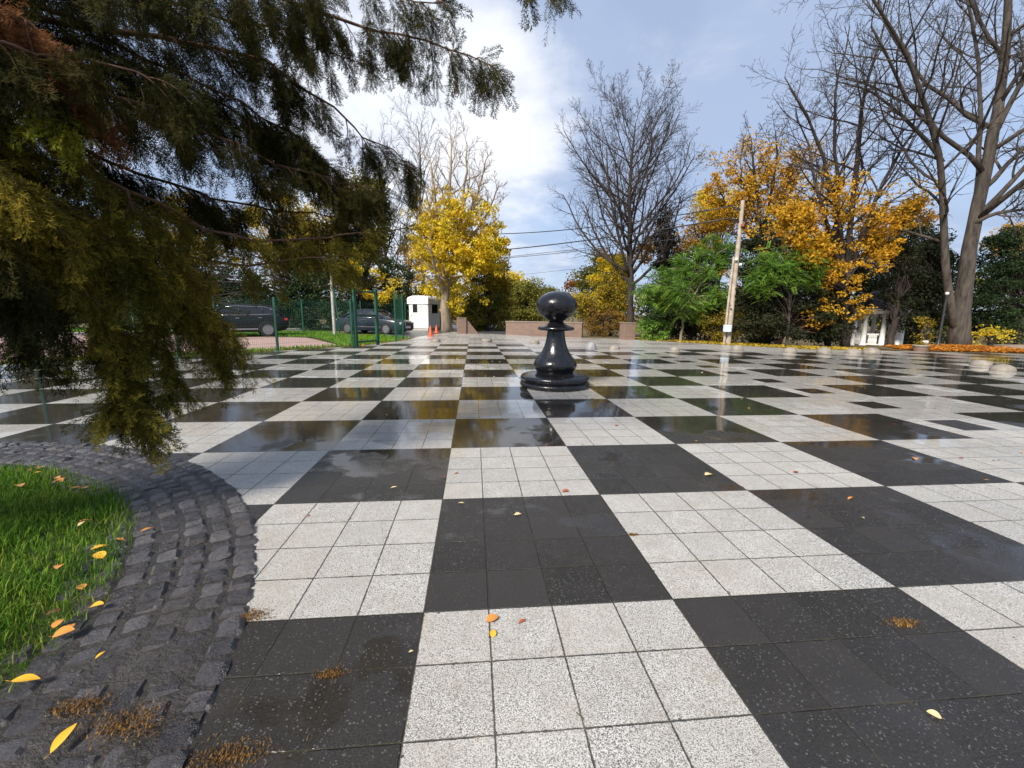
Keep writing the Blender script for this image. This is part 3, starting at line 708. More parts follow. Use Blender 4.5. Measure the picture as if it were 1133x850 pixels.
fence_run([far_l, pA, mid, pB, pG0 + (pB - pG0) / np.linalg.norm(pB - pG0) * .16], hA, 'green mesh fence on square posts along the block paved yard')
hE = at(446.5, 325, pE[1])[2]
fence_run([pE + (pG1 - pE) * .33, pE], hE, 'short tall green mesh panel between the gate frame and the dark sedan', vstep=.12, step=.035)
hG = at(394.5, 318.5, pG0[1])[2]
az, L = oriented(pG0, pG1)
gt = empty('gate_frame', (pG0[0], pG0[1], 0), 'open dark green steel gate frame standing on the grass in front of the sedan', 'gate', rz=az)
for x in (0, L): Geo().bbox((x - .06, -.06, -.1), (x + .06, .06, hG), .01).build('post', M['greenpaint'], gt)
for z, nm in ((hG - .16, 'top_rail'), (hG * .52, 'middle_rail'), (.14, 'bottom_rail')):
    Geo().bbox((.061, -.03, z), (L - .061, .03, z + .07), .008).build(nm, M['greenpaint'], gt)
bk = [gnd(x, y) for x, y in ((150, 372), (240, 370), (336, 368.5), (400, 366.5), (449, 365.5))]
fence_run(bk, at(336, 331, bk[2][1])[2], 'far green mesh fence in front of the ivy hedge behind the cars', vstep=.25, step=.09)

# low kerb behind the yard
kb = [gnd(310, 366), gnd(380, 364.5)]
az, L = oriented(kb[0], kb[1])
k_ = Geo().bbox((-22, 0, -.1), (L, .25, .14), .02).build('kerb', M['concrete']); k_.location = kb[0]; k_.rotation_euler.z = az; tag(k_, kind='structure')

# ------------------------------------------------------------------ poles and wires
pb, pt_ = gnd(805.5, 380.5), None
pb_top = at(822, 222, pb[1])
up = empty('utility_pole', (pb[0], pb[1], 0), 'pale weathered utility pole with a meter box on the far edge of the plaza', 'utility pole')
O = np.array([pb[0], pb[1], 0])
top = pb_top - O
Geo().tube([(0, 0, -.2), tuple(top * .5), tuple(top)], [.125, .105, .085], 12).build('pole', M['wood_pole'], up, smooth=40)
lg = gnd(801, 380.5) - O
Geo().tube([(lg[0], lg[1], -.2), (lg[0] * .9 + top[0] * .1, lg[1], top[2] * .3), tuple(top * .62 + np.array([-.16, 0, 0]))], [.06, .055, .05], 10).build('brace', M['wood_pole'], up, smooth=40)
mb = at(804.5, 363.5, pb[1] - .2) - O
bx = Geo().bbox((mb[0] - .16, mb[1] - .12, mb[2] - .17), (mb[0] + .16, mb[1] + .08, mb[2] + .17), .015).build('meter_box', simple('pale_blue_metal', (.60, .68, .75), (.5, .58, .66), 5, .4), up)
for z, s_ in ((.60, -1), (.565, 1)):
    q = top * z; Geo().bbox((q[0] + s_ * .12 - .05, q[1] - .2, q[2] - .06), (q[0] + s_ * .12 + .05, q[1] - .09, q[2] + .06), .015).build('junction_box', M['white'], up)
q = top * .83; Geo().bbox((q[0] - .07, q[1] - .22, q[2] - .07), (q[0] + .07, q[1] - .10, q[2] + .07), .02).build('lamp_housing', simple('faded_red_metal', (.36, .12, .07), (.25, .08, .05), 6, .6), up)
for k, zf in enumerate((.94, .86, .77)):
    q = top * zf; g_ = Geo().box((q[0] - .42, q[1] - .03, q[2] - .03), (q[0] + .0, q[1] + .03, q[2] + .03))
    arm = g_.build('bracket', M['metal_dark'], up)
    for dx in (-.40, -.22): Geo().lathe([(0, 0), (.03, 0), (.045, .04), (.025, .07), (.04, .10), (0, .12)], 10, (q[0] + dx, q[1], q[2] + .03)).build('insulator', M['glass_dark'], arm, smooth=True)
wp = gnd(370.5, 371); wt = at(366, 298, wp[1]) - wp
wpo = empty('leaning_pole', (wp[0], wp[1], 0), 'white leaning pole on the lawn left of the gate frame', 'pole')
Geo().tube([(0, 0, -.2), tuple(wt)], [.10, .085], 10).build('pole', M['concrete'], wpo, smooth=40)
q = wt * .78; Geo().lathe([(.03, -.14), (.06, -.12), (.06, .12), (.03, .14)], 10, (q[0] + .13, q[1] - .05, q[2])).build('cable_bracket', M['metal_dark'], wpo, smooth=40)
Geo().tube([(wt[0] * .72 + .12, -.03, wt[2] * .74), (.28, 0, .0)], .04, 6).build('strut', M['greenpaint'], wpo)
def wire(P0, P1, sag, r, lab, K=25):
    t = np.linspace(0, 1, K)[:, None]; P = (1 - t) * P0 + t * P1; P[:, 2] -= (4 * sag * t * (1 - t))[:, 0]
    o = Geo().tube(P - P0, r, 5).build('overhead_wire', M['metal_dark'], smooth=True); o.location = P0
    tag(o, lab, 'wire', 'overhead wires')
pole_at = lambda zf, dx: O + top * zf + np.array([dx, 0, .16])
wire(at(430, 250, 42), pole_at(.94, -.40), 1.0, .028, 'topmost drooping black overhead wire from behind the yellow tree to the pole top')
wire(at(430, 281, 42), pole_at(.86, -.40), .55, .034, 'thick black overhead wire running nearly level to the utility pole')
wire(at(420, 297, 42), at(860, 247, 34), .3, .022, 'overhead wire that climbs towards the right, crossing the others')
wire(at(420, 290, 44), pole_at(.77, -.40), .5, .018, 'thin lower overhead wire just under the thick one')
wire(at(420, 318, 44), at(860, 270, 40), .3, .014, 'faint lowest overhead wire above the tree tops')

# dark park lamp by the right hand tree
lp = gnd(1037, 386); lt = at(1041, 324, lp[1]) - lp
l_ = empty('park_lamp', (lp[0], lp[1], 0), 'slim black park lamp post with white globe left of the twin-trunk tree', 'lamp')
Geo().lathe([(.0, -.1), (.12, -.1), (.12, .12), (.07, .2), (.05, .5), (.042, lt[2] - .2), (.06, lt[2] - .18), (.06, lt[2] - .10), (0, lt[2] - .10)], 14).build('post', M['metal_dark'], l_, smooth=40)
Geo().lathe([(0, 0)] + arc((0, .07), .07, -80, 90, 12), 18, (0, 0, lt[2] - .1)).build('globe', M['white'], l_, smooth=True)
# planter
pp = gnd(1018, 388.5)
pl = empty('stone_planter', (pp[0], pp[1], 0), 'low round stone planter on the litter left of the twin-trunk tree', 'planter')
Geo().lathe([(0, -.05), (.30, -.05), (.33, .06), (.34, .25), (.38, .27), (.38, .34), (.31, .345), (.30, .28), (0, .28)], 28).build('bowl', M['brick'], pl, smooth=40)
Geo().lathe([(.385, .272), (.392, .30), (.392, .338), (.385, .348), (.34, .350)], 28).build('rim', M['dome'], pl, smooth=40)
pl2 = leaf_geo(np.random.default_rng(5).normal(0, 1, (160, 3)) * (.13, .13, .07) + (0, 0, .42), .10, np.random.default_rng(6)).build('plant', M['l_gold'], pl)
sp_ = gnd(1027, 387); sh = at(1027, 374, sp_[1])[2]
pl.scale = (.72,) * 3
ur = empty('white_urn', (sp_[0] + .15, sp_[1] + .3, 0), 'small white garden urn behind the stone planter', 'urn')
Geo().lathe([(0, 0), (.16, 0), (.16, .1), (.06, .16), (.05, .26), (.15, .36), (.17, .46), (.13, .50), (.16, .54), (.0, .54)], 20).build('urn_body', M['white'], ur, smooth=40); ur.scale = (.7,) * 3

# ------------------------------------------------------------------ gazebo
def gazebo():
    dep = 23.
    d = ray(968, 386); d = d / (d @ RM[:, 1]); gb = CAM + d * dep
    z0 = gb[2] + .15; R_ = 1.0
    ztop = (CAM + ray(968, 347.5) / (ray(968, 347.5) @ RM[:, 1]) * dep)[2]; h = ztop - z0
    c = np.array([gb[0], gb[1], z0])
    gz = empty('garden_gazebo', c, 'white columned garden gazebo with a dark roof, half hidden behind trees', 'gazebo', rz=.2)
    Geo().lathe([(0, -.9), (R_ + .25, -.9), (R_ + .25, -.02), (R_ + .2, 0), (0, 0)], 40).build('floor_plinth', M['concrete'], gz, smooth=40)
    n = 8
    for k in range(n):
        a = k / n * 2 * math.pi; x, y = R_ * math.cos(a), R_ * math.sin(a)
        Geo().lathe([(0, 0), (.16, 0), (.16, .08), (.125, .12), (.115, .6), (.095, h - .2), (.13, h - .14), (.15, h - .08), (.15, h), (0, h)], 18, (x, y, 0)).build('column', M['white'], gz, smooth=40)
    Geo().lathe([(R_ - .14, h + .002), (R_ + .2, h + .002), (R_ + .2, h + .16), (R_ + .27, h + .2), (R_ + .27, h + .25), (R_ - .14, h + .25)], 48).build('entablature', M['white'], gz, smooth=40)
    Geo().lathe([(R_ + .22, h + .252), (R_ + .1, h + .40), (R_ * .85, h + .75), (R_ * .55, h + 1.1), (R_ * .2, h + 1.32), (0.06, h + 1.4), (.05, h + 1.6), (0, h + 1.62)], 40).build('roof', M['metal_dark'], gz, smooth=30)
    for k in range(n):
        if k in (5,): continue
        a0, a1 = k / n * 2 * math.pi, (k + 1) / n * 2 * math.pi
        p0 = np.array([R_ * math.cos(a0), R_ * math.sin(a0), 0]); p1 = np.array([R_ * math.cos(a1), R_ * math.sin(a1), 0])
        u = (p1 - p0) / np.linalg.norm(p1 - p0); L = np.linalg.norm(p1 - p0); s0 = p0 + u * .14
        g_ = Geo(); aa = math.atan2(u[1], u[0]); Rz = rotz(aa)
        for z, t in ((.10, .07), (.62, .08)): g_.box((0, -.04, z), (L - .28, .04, z + t), Rz, s0)
        for q in np.linspace(.10, L - .38, 5): g_.lathe([(.03, .17), (.055, .30), (.03, .45), (.04, .62)], 8, tuple(s0 + u * q))
        g_.build('balustrade', M['white'], gz)
gazebo()

# ------------------------------------------------------------------ cars
def loft(sections, closed_ends=True):
    S = np.array(sections, float); N, K, _ = S.shape; idx = np.arange(N * K).reshape(N, K)
    q = np.stack([idx[:-1], idx[1:], np.roll(idx[1:], -1, 1), np.roll(idx[:-1], -1, 1)], -1).reshape(-1, 4)
    g = Geo().add(S, q)
    if closed_ends: g.f.append(idx[0][None].copy()); g.f.append(idx[-1][::-1][None].copy())
    return g
def car(name, label, cat, loc, rz, paint, D, group=None):
    root = empty(name, loc, label, cat, group, rz)
    hw = D['hw']; sec = []
    for x, zb, zd, k in D['body']:                         # station, sill height, deck height, width factor
        w_ = hw * k; zm = zb + (zd - zb) * .55
        half = [(0, zb), (w_ * .80, zb), (w_ * .95, zb + .05), (w_, zb + (zd - zb) * .30), (w_, zm), (w_ * .975, zd - .09), (w_ * .93, zd - .025), (w_ * .80, zd + .005), (0, zd + .03)]
        sec.append([(x, y, z) for y, z in half] + [(x, -y, z) for y, z in half[-2:0:-1]])
    loft(sec).build('body', M[paint], root, smooth=35)
    sec = []                                               # cabin: dark glass shell under a painted roof
    for x, zl, zr, k in D['cabin']:
        wl, wr = hw * .93 * k, hw * .93 * k - (zr - zl) * .36
        half = [(0, zl), (wl, zl), (wl * .5 + wr * .5 + .012, (zl + zr) / 2), (wr, zr - .02), (wr * .9, zr), (0, zr + .012)]
        sec.append([(x, y, z) for y, z in half] + [(x, -y, z) for y, z in half[-2:0:-1]])
    loft(sec).build('windows', M['glass_dark'], root, smooth=40)
    sec = []
    for x, z in D['roof']:
        wr = hw * .93 - (z - D['belt']) * .36 + .012
        half = [(0, z - .03), (wr - .03, z - .045), (wr + .008, z - .03), (wr - .02, z + .004), (wr * .85, z + .022), (0, z + .034)]
        sec.append([(x, y, zz) for y, zz in half] + [(x, -y, zz) for y, zz in half[-2:0:-1]])
    loft(sec).build('roof', M[paint], root, smooth=40)
    def side_y(z): return hw * .93 - (z - D['belt']) * .36
    for s_ in (1, -1):
        for (xa, za), (xb, zb), r in D['pillars']:
            Geo().tube([(xa, s_ * (side_y(za) + .0), za), ((xa + xb) / 2, s_ * (side_y((za + zb) / 2) + .012), (za + zb) / 2), (xb, s_ * side_y(zb), zb)], r, 6).build('pillar', M[paint], root, smooth=True)
        if D.get('window_trim'):
            pts = [(x, s_ * (side_y(z) + .022), z) for x, z in D['window_trim']]
            Geo().tube(pts, .016, 5).build('window_trim', M['chrome'], root, smooth=True)
        for x, z in D['handles']:
            Geo().bbox((x - .09, s_ * hw - .015, z - .015), (x + .09, s_ * hw + .028, z + .015), .008).build('door_handle', M[D.get('handle_mat', paint)], root)
        mx, mz = D['mirror']; ysd = s_ * (side_y(mz) + .02)
        m_ = Geo(); lo_, hi_ = sorted((ysd, ysd + s_ * .2)); m_.bbox((mx - .05, lo_, mz - .06), (mx + .06, hi_, mz + .07), .03); m_.build('mirror', M[paint], root, smooth=50)
        for nm, mt, x0, x1, y0, y1, z0, z1 in D['lights']:
            lo_, hi_ = sorted((s_ * y0, s_ * y1)); Geo().bbox((x0, lo_, z0), (x1, hi_, z1), .03).build(nm, M[mt], root, smooth=50)
        if 'sill' in D:
            xa, xb, z = D['sill']; lo_, hi_ = sorted((s_ * (hw - .02), s_ * (hw + .014))); Geo().bbox((xa, lo_, z - .025), (xb, hi_, z + .025), .008).build('sill_trim', M['chrome'], root)
        for x in D['wheels']:
            R_ = D['wr']; y = s_ * (hw - .10)
            ax = np.array([[1, 0, 0], [0, 0, s_], [0, -s_, 0]], float)     # local z -> outward y
            def L_(prof, seg=36):
                g = Geo().lathe(prof, seg); g.v = [(vv @ ax.T) + np.array([x, y, R_]) for vv in g.v]
                return g
            arch = Geo(); aa = np.linspace(-12, 192, 22)
            arch.tubes(np.array([[(x + (R_ + .035) * math.cos(rad(q)), s_ * (hw - .012), R_ + (R_ + .035) * math.sin(rad(q))) for q in aa]]), np.full((1, 22), .035), 6); arch.build('wheel_arch', M['rubber'], root, smooth=True)
            ty = L_([(R_ * .66, -.10), (R_ * .93, -.11), (R_, -.08), (R_, .085), (R_ * .94, .115), (R_ * .70, .115), (R_ * .66, .09)]).build('wheel', M['rubber'], root, smooth=40)
            L_([(R_ * .70, .112), (R_ * .69, .122), (R_ * .64, .12), (R_ * .60, .05), (R_ * .15, .02), (0, .02)]).build('rim', M['metal_dark'], ty, smooth=40)
            sp = Geo().lathe([(R_ * .685, .1225), (R_ * .68, .128), (R_ * .62, .128), (R_ * .615, .10)], 36); sp.lathe([(0, .085), (R_ * .17, .085), (R_ * .17, .115), (0, .12)], 18)
            for k in range(D['spokes']):
                q = k / D['spokes'] * 2 * math.pi; c_, s2 = math.cos(q), math.sin(q)
                sp.box((R_ * .12, -R_ * .055, .085), (R_ * .65, R_ * .055, .118), rotz(q))
            sp.v = [(vv @ ax.T) + np.array([x, y, R_]) for vv in sp.v]; sp.build('spokes', M['alloy'], ty)
    for nm, mt, lo_, hi_ in D['extras']: Geo().bbox(lo_, hi_, .012).build(nm, M[mt], root)
    return root
SEDAN = dict(hw=.87, belt=.93, wr=.315, wheels=(1.36, -1.30), spokes=7,
    body=[(2.30, .30, .62, .70), (2.26, .24, .70, .84), (2.12, .19, .76, .94), (1.75, .18, .84, .985), (1.2, .18, .90, 1.), (.95, .18, .925, 1.), (0, .18, .935, 1.), (-1.1, .18, .945, 1.), (-1.6, .18, .955, .99), (-2.05, .20, .95, .96), (-2.24, .26, .92, .88), (-2.29, .34, .84, .80)],
    cabin=[(1.12, .90, .92, .97), (.32, .92, 1.37, .99), (.05, .92, 1.43, 1.), (-.6, .93, 1.435, 1.), (-1.05, .93, 1.36, .99), (-1.82, .94, .965, .95)],
    roof=[(.38, 1.37), (.1, 1.42), (-.3, 1.44), (-.7, 1.425), (-1.05, 1.365)],
    pillars=[((1.08, .94), (.36, 1.37), .035), ((-.33, .94), (-.36, 1.42), .035), ((-1.70, .97), (-1.02, 1.36), .06)],
    window_trim=[(.92, .955), (0, .955), (-1.35, .965)], handles=[(-.18, .80), (-1.12, .81)], mirror=(.72, 1.0),
    lights=[('headlight', 'lens', 2.06, 2.285, .42, .74, .56, .71), ('tail_light', 'redlens', -2.29, -2.12, .48, .78, .66, .86)],
    sill=(-1.0, 1.0, .42),
    extras=[('grille', 'chrome', (2.20, -.34, .50), (2.325, .34, .68)), ('grille_mesh', 'metal_dark', (2.3251, -.31, .52), (2.333, .31, .66)), ('number_plate', 'plate', (2.28, -.27, .35), (2.318, .27, .465)), ('bumper_intake', 'metal_dark', (2.2, -.62, .25), (2.306, .62, .34)), ('rear_plate', 'plate', (-2.31, -.26, .62), (-2.28, .26, .73))])
SUV = dict(hw=.95, belt=1.10, wr=.375, wheels=(1.50, -1.38), spokes=10,
    body=[(2.42, .36, .78, .74), (2.36, .28, .92, .88), (2.15, .25, 1.0, .96), (1.7, .26, 1.06, .99), (1.1, .26, 1.09, 1.), (0, .26, 1.10, 1.), (-1.2, .26, 1.13, 1.), (-1.9, .28, 1.13, .98), (-2.22, .34, 1.10, .94), (-2.36, .44, 1.02, .88), (-2.40, .52, .86, .84)],
    cabin=[(1.2, 1.07, 1.09, .97), (.42, 1.08, 1.60, .99), (.1, 1.08, 1.67, 1.), (-1.2, 1.1, 1.66, 1.), (-1.75, 1.1, 1.58, .98), (-2.22, 1.1, 1.14, .95)],
    roof=[(.48, 1.60), (.1, 1.66), (-.5, 1.685), (-1.2, 1.67), (-1.80, 1.60)],
    pillars=[((1.14, 1.10), (.46, 1.60), .035), ((-.15, 1.10), (-.18, 1.66), .03), ((-1.20, 1.11), (-1.22, 1.66), .03), ((-2.12, 1.14), (-1.74, 1.58), .09)],
    window_trim=[(1.0, 1.13), (0, 1.14), (-1.2, 1.16), (-1.72, 1.20), (-1.84, 1.29), (-1.72, 1.42), (-1.5, 1.52), (-1.2, 1.575), (0, 1.60), (.42, 1.54)],
    handles=[(-.05, .98), (-1.05, 1.0)], handle_mat='chrome', mirror=(.8, 1.18),
    lights=[('headlight', 'lens', 2.1, 2.40, .45, .84, .76, .92), ('tail_light', 'redlens', -2.385, -2.10, .55, .88, .84, 1.0)],
    sill=(-.92, 1.02, .42),
    extras=[('grille', 'chrome', (2.3, -.35, .55), (2.45, .35, .85)), ('number_plate', 'plate', (2.40, -.26, .40), (2.452, .26, .51)), ('rear_plate', 'plate', (-2.42, -.26, .70), (-2.385, .26, .81)), ('rear_bumper_trim', 'chrome', (-2.43, -.5, .46), (-2.37, .5, .52))])
# sedan: nose towards the right and towards the viewer
cs = gnd(415, 369.2); vx = (cs - CAM)[:2]; vx = vx / np.linalg.norm(vx); rt = np.array([vx[1], -vx[0]])
hd = rt * math.cos(rad(35)) - vx * math.sin(rad(35))
cpos = cs[:2] + vx * .55
sd = car('parked_sedan', 'dark blue-grey sedan parked behind the green gate frame, nose towards the plaza', 'car', (cpos[0], cpos[1], -.01), math.atan2(hd[1], hd[0]), 'car_teal', SEDAN, 'parked cars'); sd.scale = (1.05,) * 3
cw = gnd(295, 372.5); vx = (cw - CAM)[:2]; vx = vx / np.linalg.norm(vx); rt = np.array([vx[1], -vx[0]])
hd = -rt * math.cos(rad(6)) - vx * math.sin(rad(6))
cp = cw[:2] + hd * 1.38 + vx * .9
car('parked_suv', 'black SUV parked in the yard, front half hidden behind the juniper branches', 'car', (cp[0], cp[1], -.01), math.atan2(hd[1], hd[0]), 'car_black', SUV, 'parked cars')

# ------------------------------------------------------------------ trees
def spawn(P, R, rng, nch, t0, lr, ang, K, wig, trop, rr, taper=.55, rmin=.007, t1=1., plen=None):
    N, K0, _ = P.shape
    plen = np.linalg.norm(np.diff(P, axis=1), axis=2).sum(1) if plen is None else plen
    t = (np.linspace(t0, t1, nch)[None] + rng.uniform(-.5, .5, (N, nch)) * (t1 - t0) / max(1, nch)).clip(0, 1)
    u = t * (K0 - 1); i = np.minimum(u.astype(int), K0 - 2); f = (u - i)[..., None]; n = np.arange(N)[:, None]
    A, B = P[n, i], P[n, i + 1]; p = A + (B - A) * f; T = B - A; T /= np.linalg.norm(T, axis=-1, keepdims=True) + 1e-9
    r = R[n, i] * (1 - f[..., 0]) + R[n, i + 1] * f[..., 0]
    az = np.arange(nch)[None] * 2.39996 + rng.uniform(0, 6.28, (N, 1)) + rng.normal(0, .5, (N, nch))
    ref = np.where(np.abs(T[..., 2:3]) > .85, np.array([1., 0, 0]), np.array([0, 0, 1.])); U = np.cross(T, ref); U /= np.linalg.norm(U, axis=-1, keepdims=True) + 1e-9; V = np.cross(T, U)
    an = rad(ang) * rng.uniform(.75, 1.25, (N, nch))
    d = np.cos(an)[..., None] * T + np.sin(an)[..., None] * (np.cos(az)[..., None] * U + np.sin(az)[..., None] * V)
    L = plen[:, None] * lr * (1 - taper * (t - t0) / max(1e-6, 1 - t0)) * rng.uniform(.65, 1.2, (N, nch))
    M_ = N * nch; p = p.reshape(M_, 3); d = d.reshape(M_, 3); L = L.reshape(M_); r = np.maximum(r.reshape(M_) * rr, rmin)
    out = np.zeros((M_, K, 3)); out[:, 0] = p
    for k in range(1, K):
        d = d + rng.normal(0, wig, d.shape); d[:, 2] += trop; d /= np.linalg.norm(d, axis=1, keepdims=True)
        out[:, k] = out[:, k - 1] + d * (L / (K - 1))[:, None]
    rad_ = np.maximum(r[:, None] * np.linspace(1, .35, K)[None], rmin * .75)
    return out, rad_
def poly_stem(pts, r0, r1, K=14, rng=None, wob=0.):
    pts = np.array(pts, float); s_ = np.concatenate([[0], np.cumsum(np.linalg.norm(np.diff(pts, axis=0), axis=1))]); t = np.linspace(0, s_[-1], K)
    P = np.stack([np.interp(t, s_, pts[:, k]) for k in range(3)], 1)
    for _ in range(2): P[1:-1] = P[1:-1] * .5 + (P[:-2] + P[2:]) * .25
    if rng is not None and wob: P[1:-1] += rng.normal(0, wob, (K - 2, 3)) * np.array([1, 1, .3])
    return P, np.linspace(r0, r1, K)
def flare(P, R, f=.5):
    R = R.copy(); R[0] *= 1 + f; R[1] *= 1 + f * .25; return R

def bare_tree(name, label, stems, rng, prim, levels, bark, group=None, leaf=None, cat='tree', twig_r=.009):
    """stems: list of (P,R); prim: dict for the first branches; levels: dicts for the following orders."""
    b = np.array(stems[0][0][0]); root = empty(name, tuple(b), label, cat, group)
    tg = Geo()
    for P, R in stems: tg.tubes((P - b)[None], R[None], 14)
    tg.build('trunk', M[bark], root, smooth=True)
    br = Geo(); tips = []
    Ps, Rs = zip(*[spawn(P[None], R[None], rng, **prim) for P, R in stems])
    P, R = np.concatenate(Ps), np.concatenate(Rs); allP = [P]
    br.tubes(P - b, R, 7)
    for k, lv in enumerate(levels):
        P, R = spawn(P, R, rng, rmin=twig_r, **lv); allP.append(P)
        br.tubes(P - b, R, 5 if k == 0 else 3, False)
    br.build('branches', M[bark], root, smooth=True)
    if leaf: leaf(root, b, allP)
    return root
def crown_px(x0, y0, x1, y1, Y):
    A, B = at(x0, (y0 + y1) / 2, Y), at(x1, (y0 + y1) / 2, Y); T, D_ = at((x0 + x1) / 2, y0, Y), at((x0 + x1) / 2, y1, Y)
    return (A + B) / 2 * np.array([1, 1, 0]) + np.array([0, 0, (T[2] + D_[2]) / 2]), abs(B[0] - A[0]) / 2, (T[2] - D_[2]) / 2
def clumps_in(C, rx, ry, rz, n, rng, shell=.55, floor=-1.):
    d = rng.normal(0, 1, (n * 3, 3)); d /= np.linalg.norm(d, axis=1, keepdims=True); d = d[d[:, 2] > floor][:n]
    r = rng.uniform(shell ** 3, 1, len(d)) ** (1 / 3)
    d = d * r[:, None] * (1 + rng.normal(0, .10, (len(d), 1)))
    return C + d * np.array([rx, ry, rz])
def clump_leaves(C, per, cr, rng, flat=.65):
    n = len(C); q = rng.normal(0, 1, (n, per, 3)); q /= np.linalg.norm(q, axis=2, keepdims=True); q *= rng.uniform(.05, 1, (n, per, 1)) ** .5
    sc = cr * rng.uniform(.6, 1.35, (n, 1, 1))
    return (C[:, None] + q * sc * np.array([1, 1, flat])).reshape(-1, 3)
def leafy(name, label, base, crowns, leaf, mat, rng, trunk=(.15, .5), bark='bark', n=60, per=110, cr=.55, cat='tree', group=None, shell=.45, limbs=True, forks=1, floor=-1., fn=None):
    """crowns: list of (C, rx, ry, rz); a tapered trunk with limbs that reach out into the leaf clumps."""
    base = np.array(base, float); root = empty(name, tuple(base), label, cat, group)
    cs_ = []; vol = sum(c[1] * c[3] for c in crowns)
    for C, rx, ry, rz in crowns: cs_.append(clumps_in(np.array(C), rx, ry, rz, max(4, int(n * rx * rz / vol)), rng, shell, floor))
    CL = np.concatenate(cs_)
    gz = float(hgt(base[0], base[1]))
    CL[:, 2] = np.maximum(CL[:, 2], gz + cr * .4)
    if limbs:
        Cm = CL.mean(0); tg = Geo(); bg_ = Geo(); r0, fk = trunk
        lo = CL[:, 2].min(); fork = np.array([base[0] * .5 + Cm[0] * .5, base[1] * .5 + Cm[1] * .5, max(base[2] + .5, base[2] + (Cm[2] - base[2]) * fk)])
        topz = Cm * .6 + CL[CL[:, 2].argmax()] * .4
        P, R = poly_stem([base - (0, 0, .3), base * .5 + fork * .5, fork, topz], r0, r0 * .3, 12, rng, r0 * .25); R = flare(P, R, .4)
        tg.tubes((P - base)[None], R[None], 12); tg.build('trunk', M[bark], root, smooth=True)
        K = 6; pick = rng.permutation(len(CL))[:90]; E_ = CL[pick]; k0 = rng.integers(4, 11, len(E_)); S0 = P[k0]
        far_ = S0[:, 2] > E_[:, 2] + .2; S0[far_] = P[4]
        t = np.linspace(0, 1, K)[None, :, None]; LP = S0[:, None] * (1 - t) + E_[:, None] * t
        LP[:, 1:-1] += rng.normal(0, .06, LP[:, 1:-1].shape) * np.linalg.norm(E_ - S0, axis=1)[:, None, None] * .6
        LP[:, :, 2] += (np.sin(t[..., 0] * np.pi) * .10 * np.linalg.norm(E_ - S0, axis=1)[:, None])
        LR = np.maximum(r0 * .30 * np.linspace(1, .2, K)[None], .012) * np.ones((len(E_), 1))
        bg_.tubes(LP - base, LR, 5, False)
        P2, R2 = spawn(LP, LR, rng, 4, .3, .35, 40, 4, .15, .02, .5, rmin=.008); bg_.tubes(P2 - base, R2, 3, False)
        bg_.build('limbs', M[bark], root, smooth=True)
    if fn: g = fn(CL, base, rng)
    else: g = leaf_geo(clump_leaves(CL, per, cr, rng) - base, leaf, rng, aspect=.6)
    g.build('crown', M[mat], root)
    return root

# compound-leaved green trees: drooping pinnate fronds
def frond_template():
    v = []; f = []
    for k in range(9):
        t = .12 + k * .105; x = t; z = -.35 * t * t
        for s_ in (-1, 1):
            L = .26 * (1 - .35 * abs(t - .45)); a = rad(58)
            d = np.array([math.cos(a), s_ * math.sin(a), -.35]); d /= np.linalg.norm(d); nrm = np.array([-d[1], d[0], 0]) * .042
            p = np.array([x, 0, z]); b = len(v)
            v += [p, p + d * L * .5 + nrm, p + d * L, p + d * L * .5 - nrm]; f.append((b, b + 1, b + 2, b + 3))
    return np.array(v), np.array(f)
FT, FF = frond_template()
def instances(T, F, P, A, S_, rng, roll=None, up=(0, 0, 1)):
    """copies of a template with local x along A (M,3), scaled by S_, as one array of real faces"""
    A = A / (np.linalg.norm(A, axis=1, keepdims=True) + 1e-9); Yv = np.cross(np.broadcast_to(np.array(up, float), A.shape) + rng.normal(0, .01, A.shape), A); Yv /= np.linalg.norm(Yv, axis=1, keepdims=True) + 1e-9; Zv = np.cross(A, Yv)
    if roll is not None:
        c, s_ = np.cos(roll)[:, None], np.sin(roll)[:, None]; Yv, Zv = Yv * c + Zv * s_, Zv * c - Yv * s_
    v = P[:, None] + S_[:, None, None] * (T[None, :, 0:1] * A[:, None] + T[None, :, 1:2] * Yv[:, None] + T[None, :, 2:3] * Zv[:, None])
    f = F[None] + (np.arange(len(P)) * len(T))[:, None, None]
    return v.reshape(-1, 3), f.reshape(-1, F.shape[1])
def fronds(CL, base, rng, per=26, s=(.45, .8)):
    n = len(CL); az = rng.uniform(0, 6.28, (n, per)); el = rng.normal(.05, .35, (n, per))
    A = np.stack([np.cos(az) * np.cos(el), np.sin(az) * np.cos(el), np.sin(el)], -1).reshape(-1, 3)
    P = np.repeat(CL, per, 0) + rng.normal(0, .16, (n * per, 3)) - base
    v, f = instances(FT, FF, P, A, rng.uniform(*s, n * per), rng, rng.normal(0, .3, n * per)); return Geo().add(v, f)

def G(px, py, Y=None):
    if Y is None: p = gnd(px, py)
    else: p = at(px, py, Y)
    p[2] = float(hgt(p[0], p[1])); return p
def cr_(x0, y0, x1, y1, Y, dy=.75): C, rx, rz = crown_px(x0, y0, x1, y1, Y); return (C, rx, rx * dy, rz)
R = lambda s: np.random.default_rng(s)

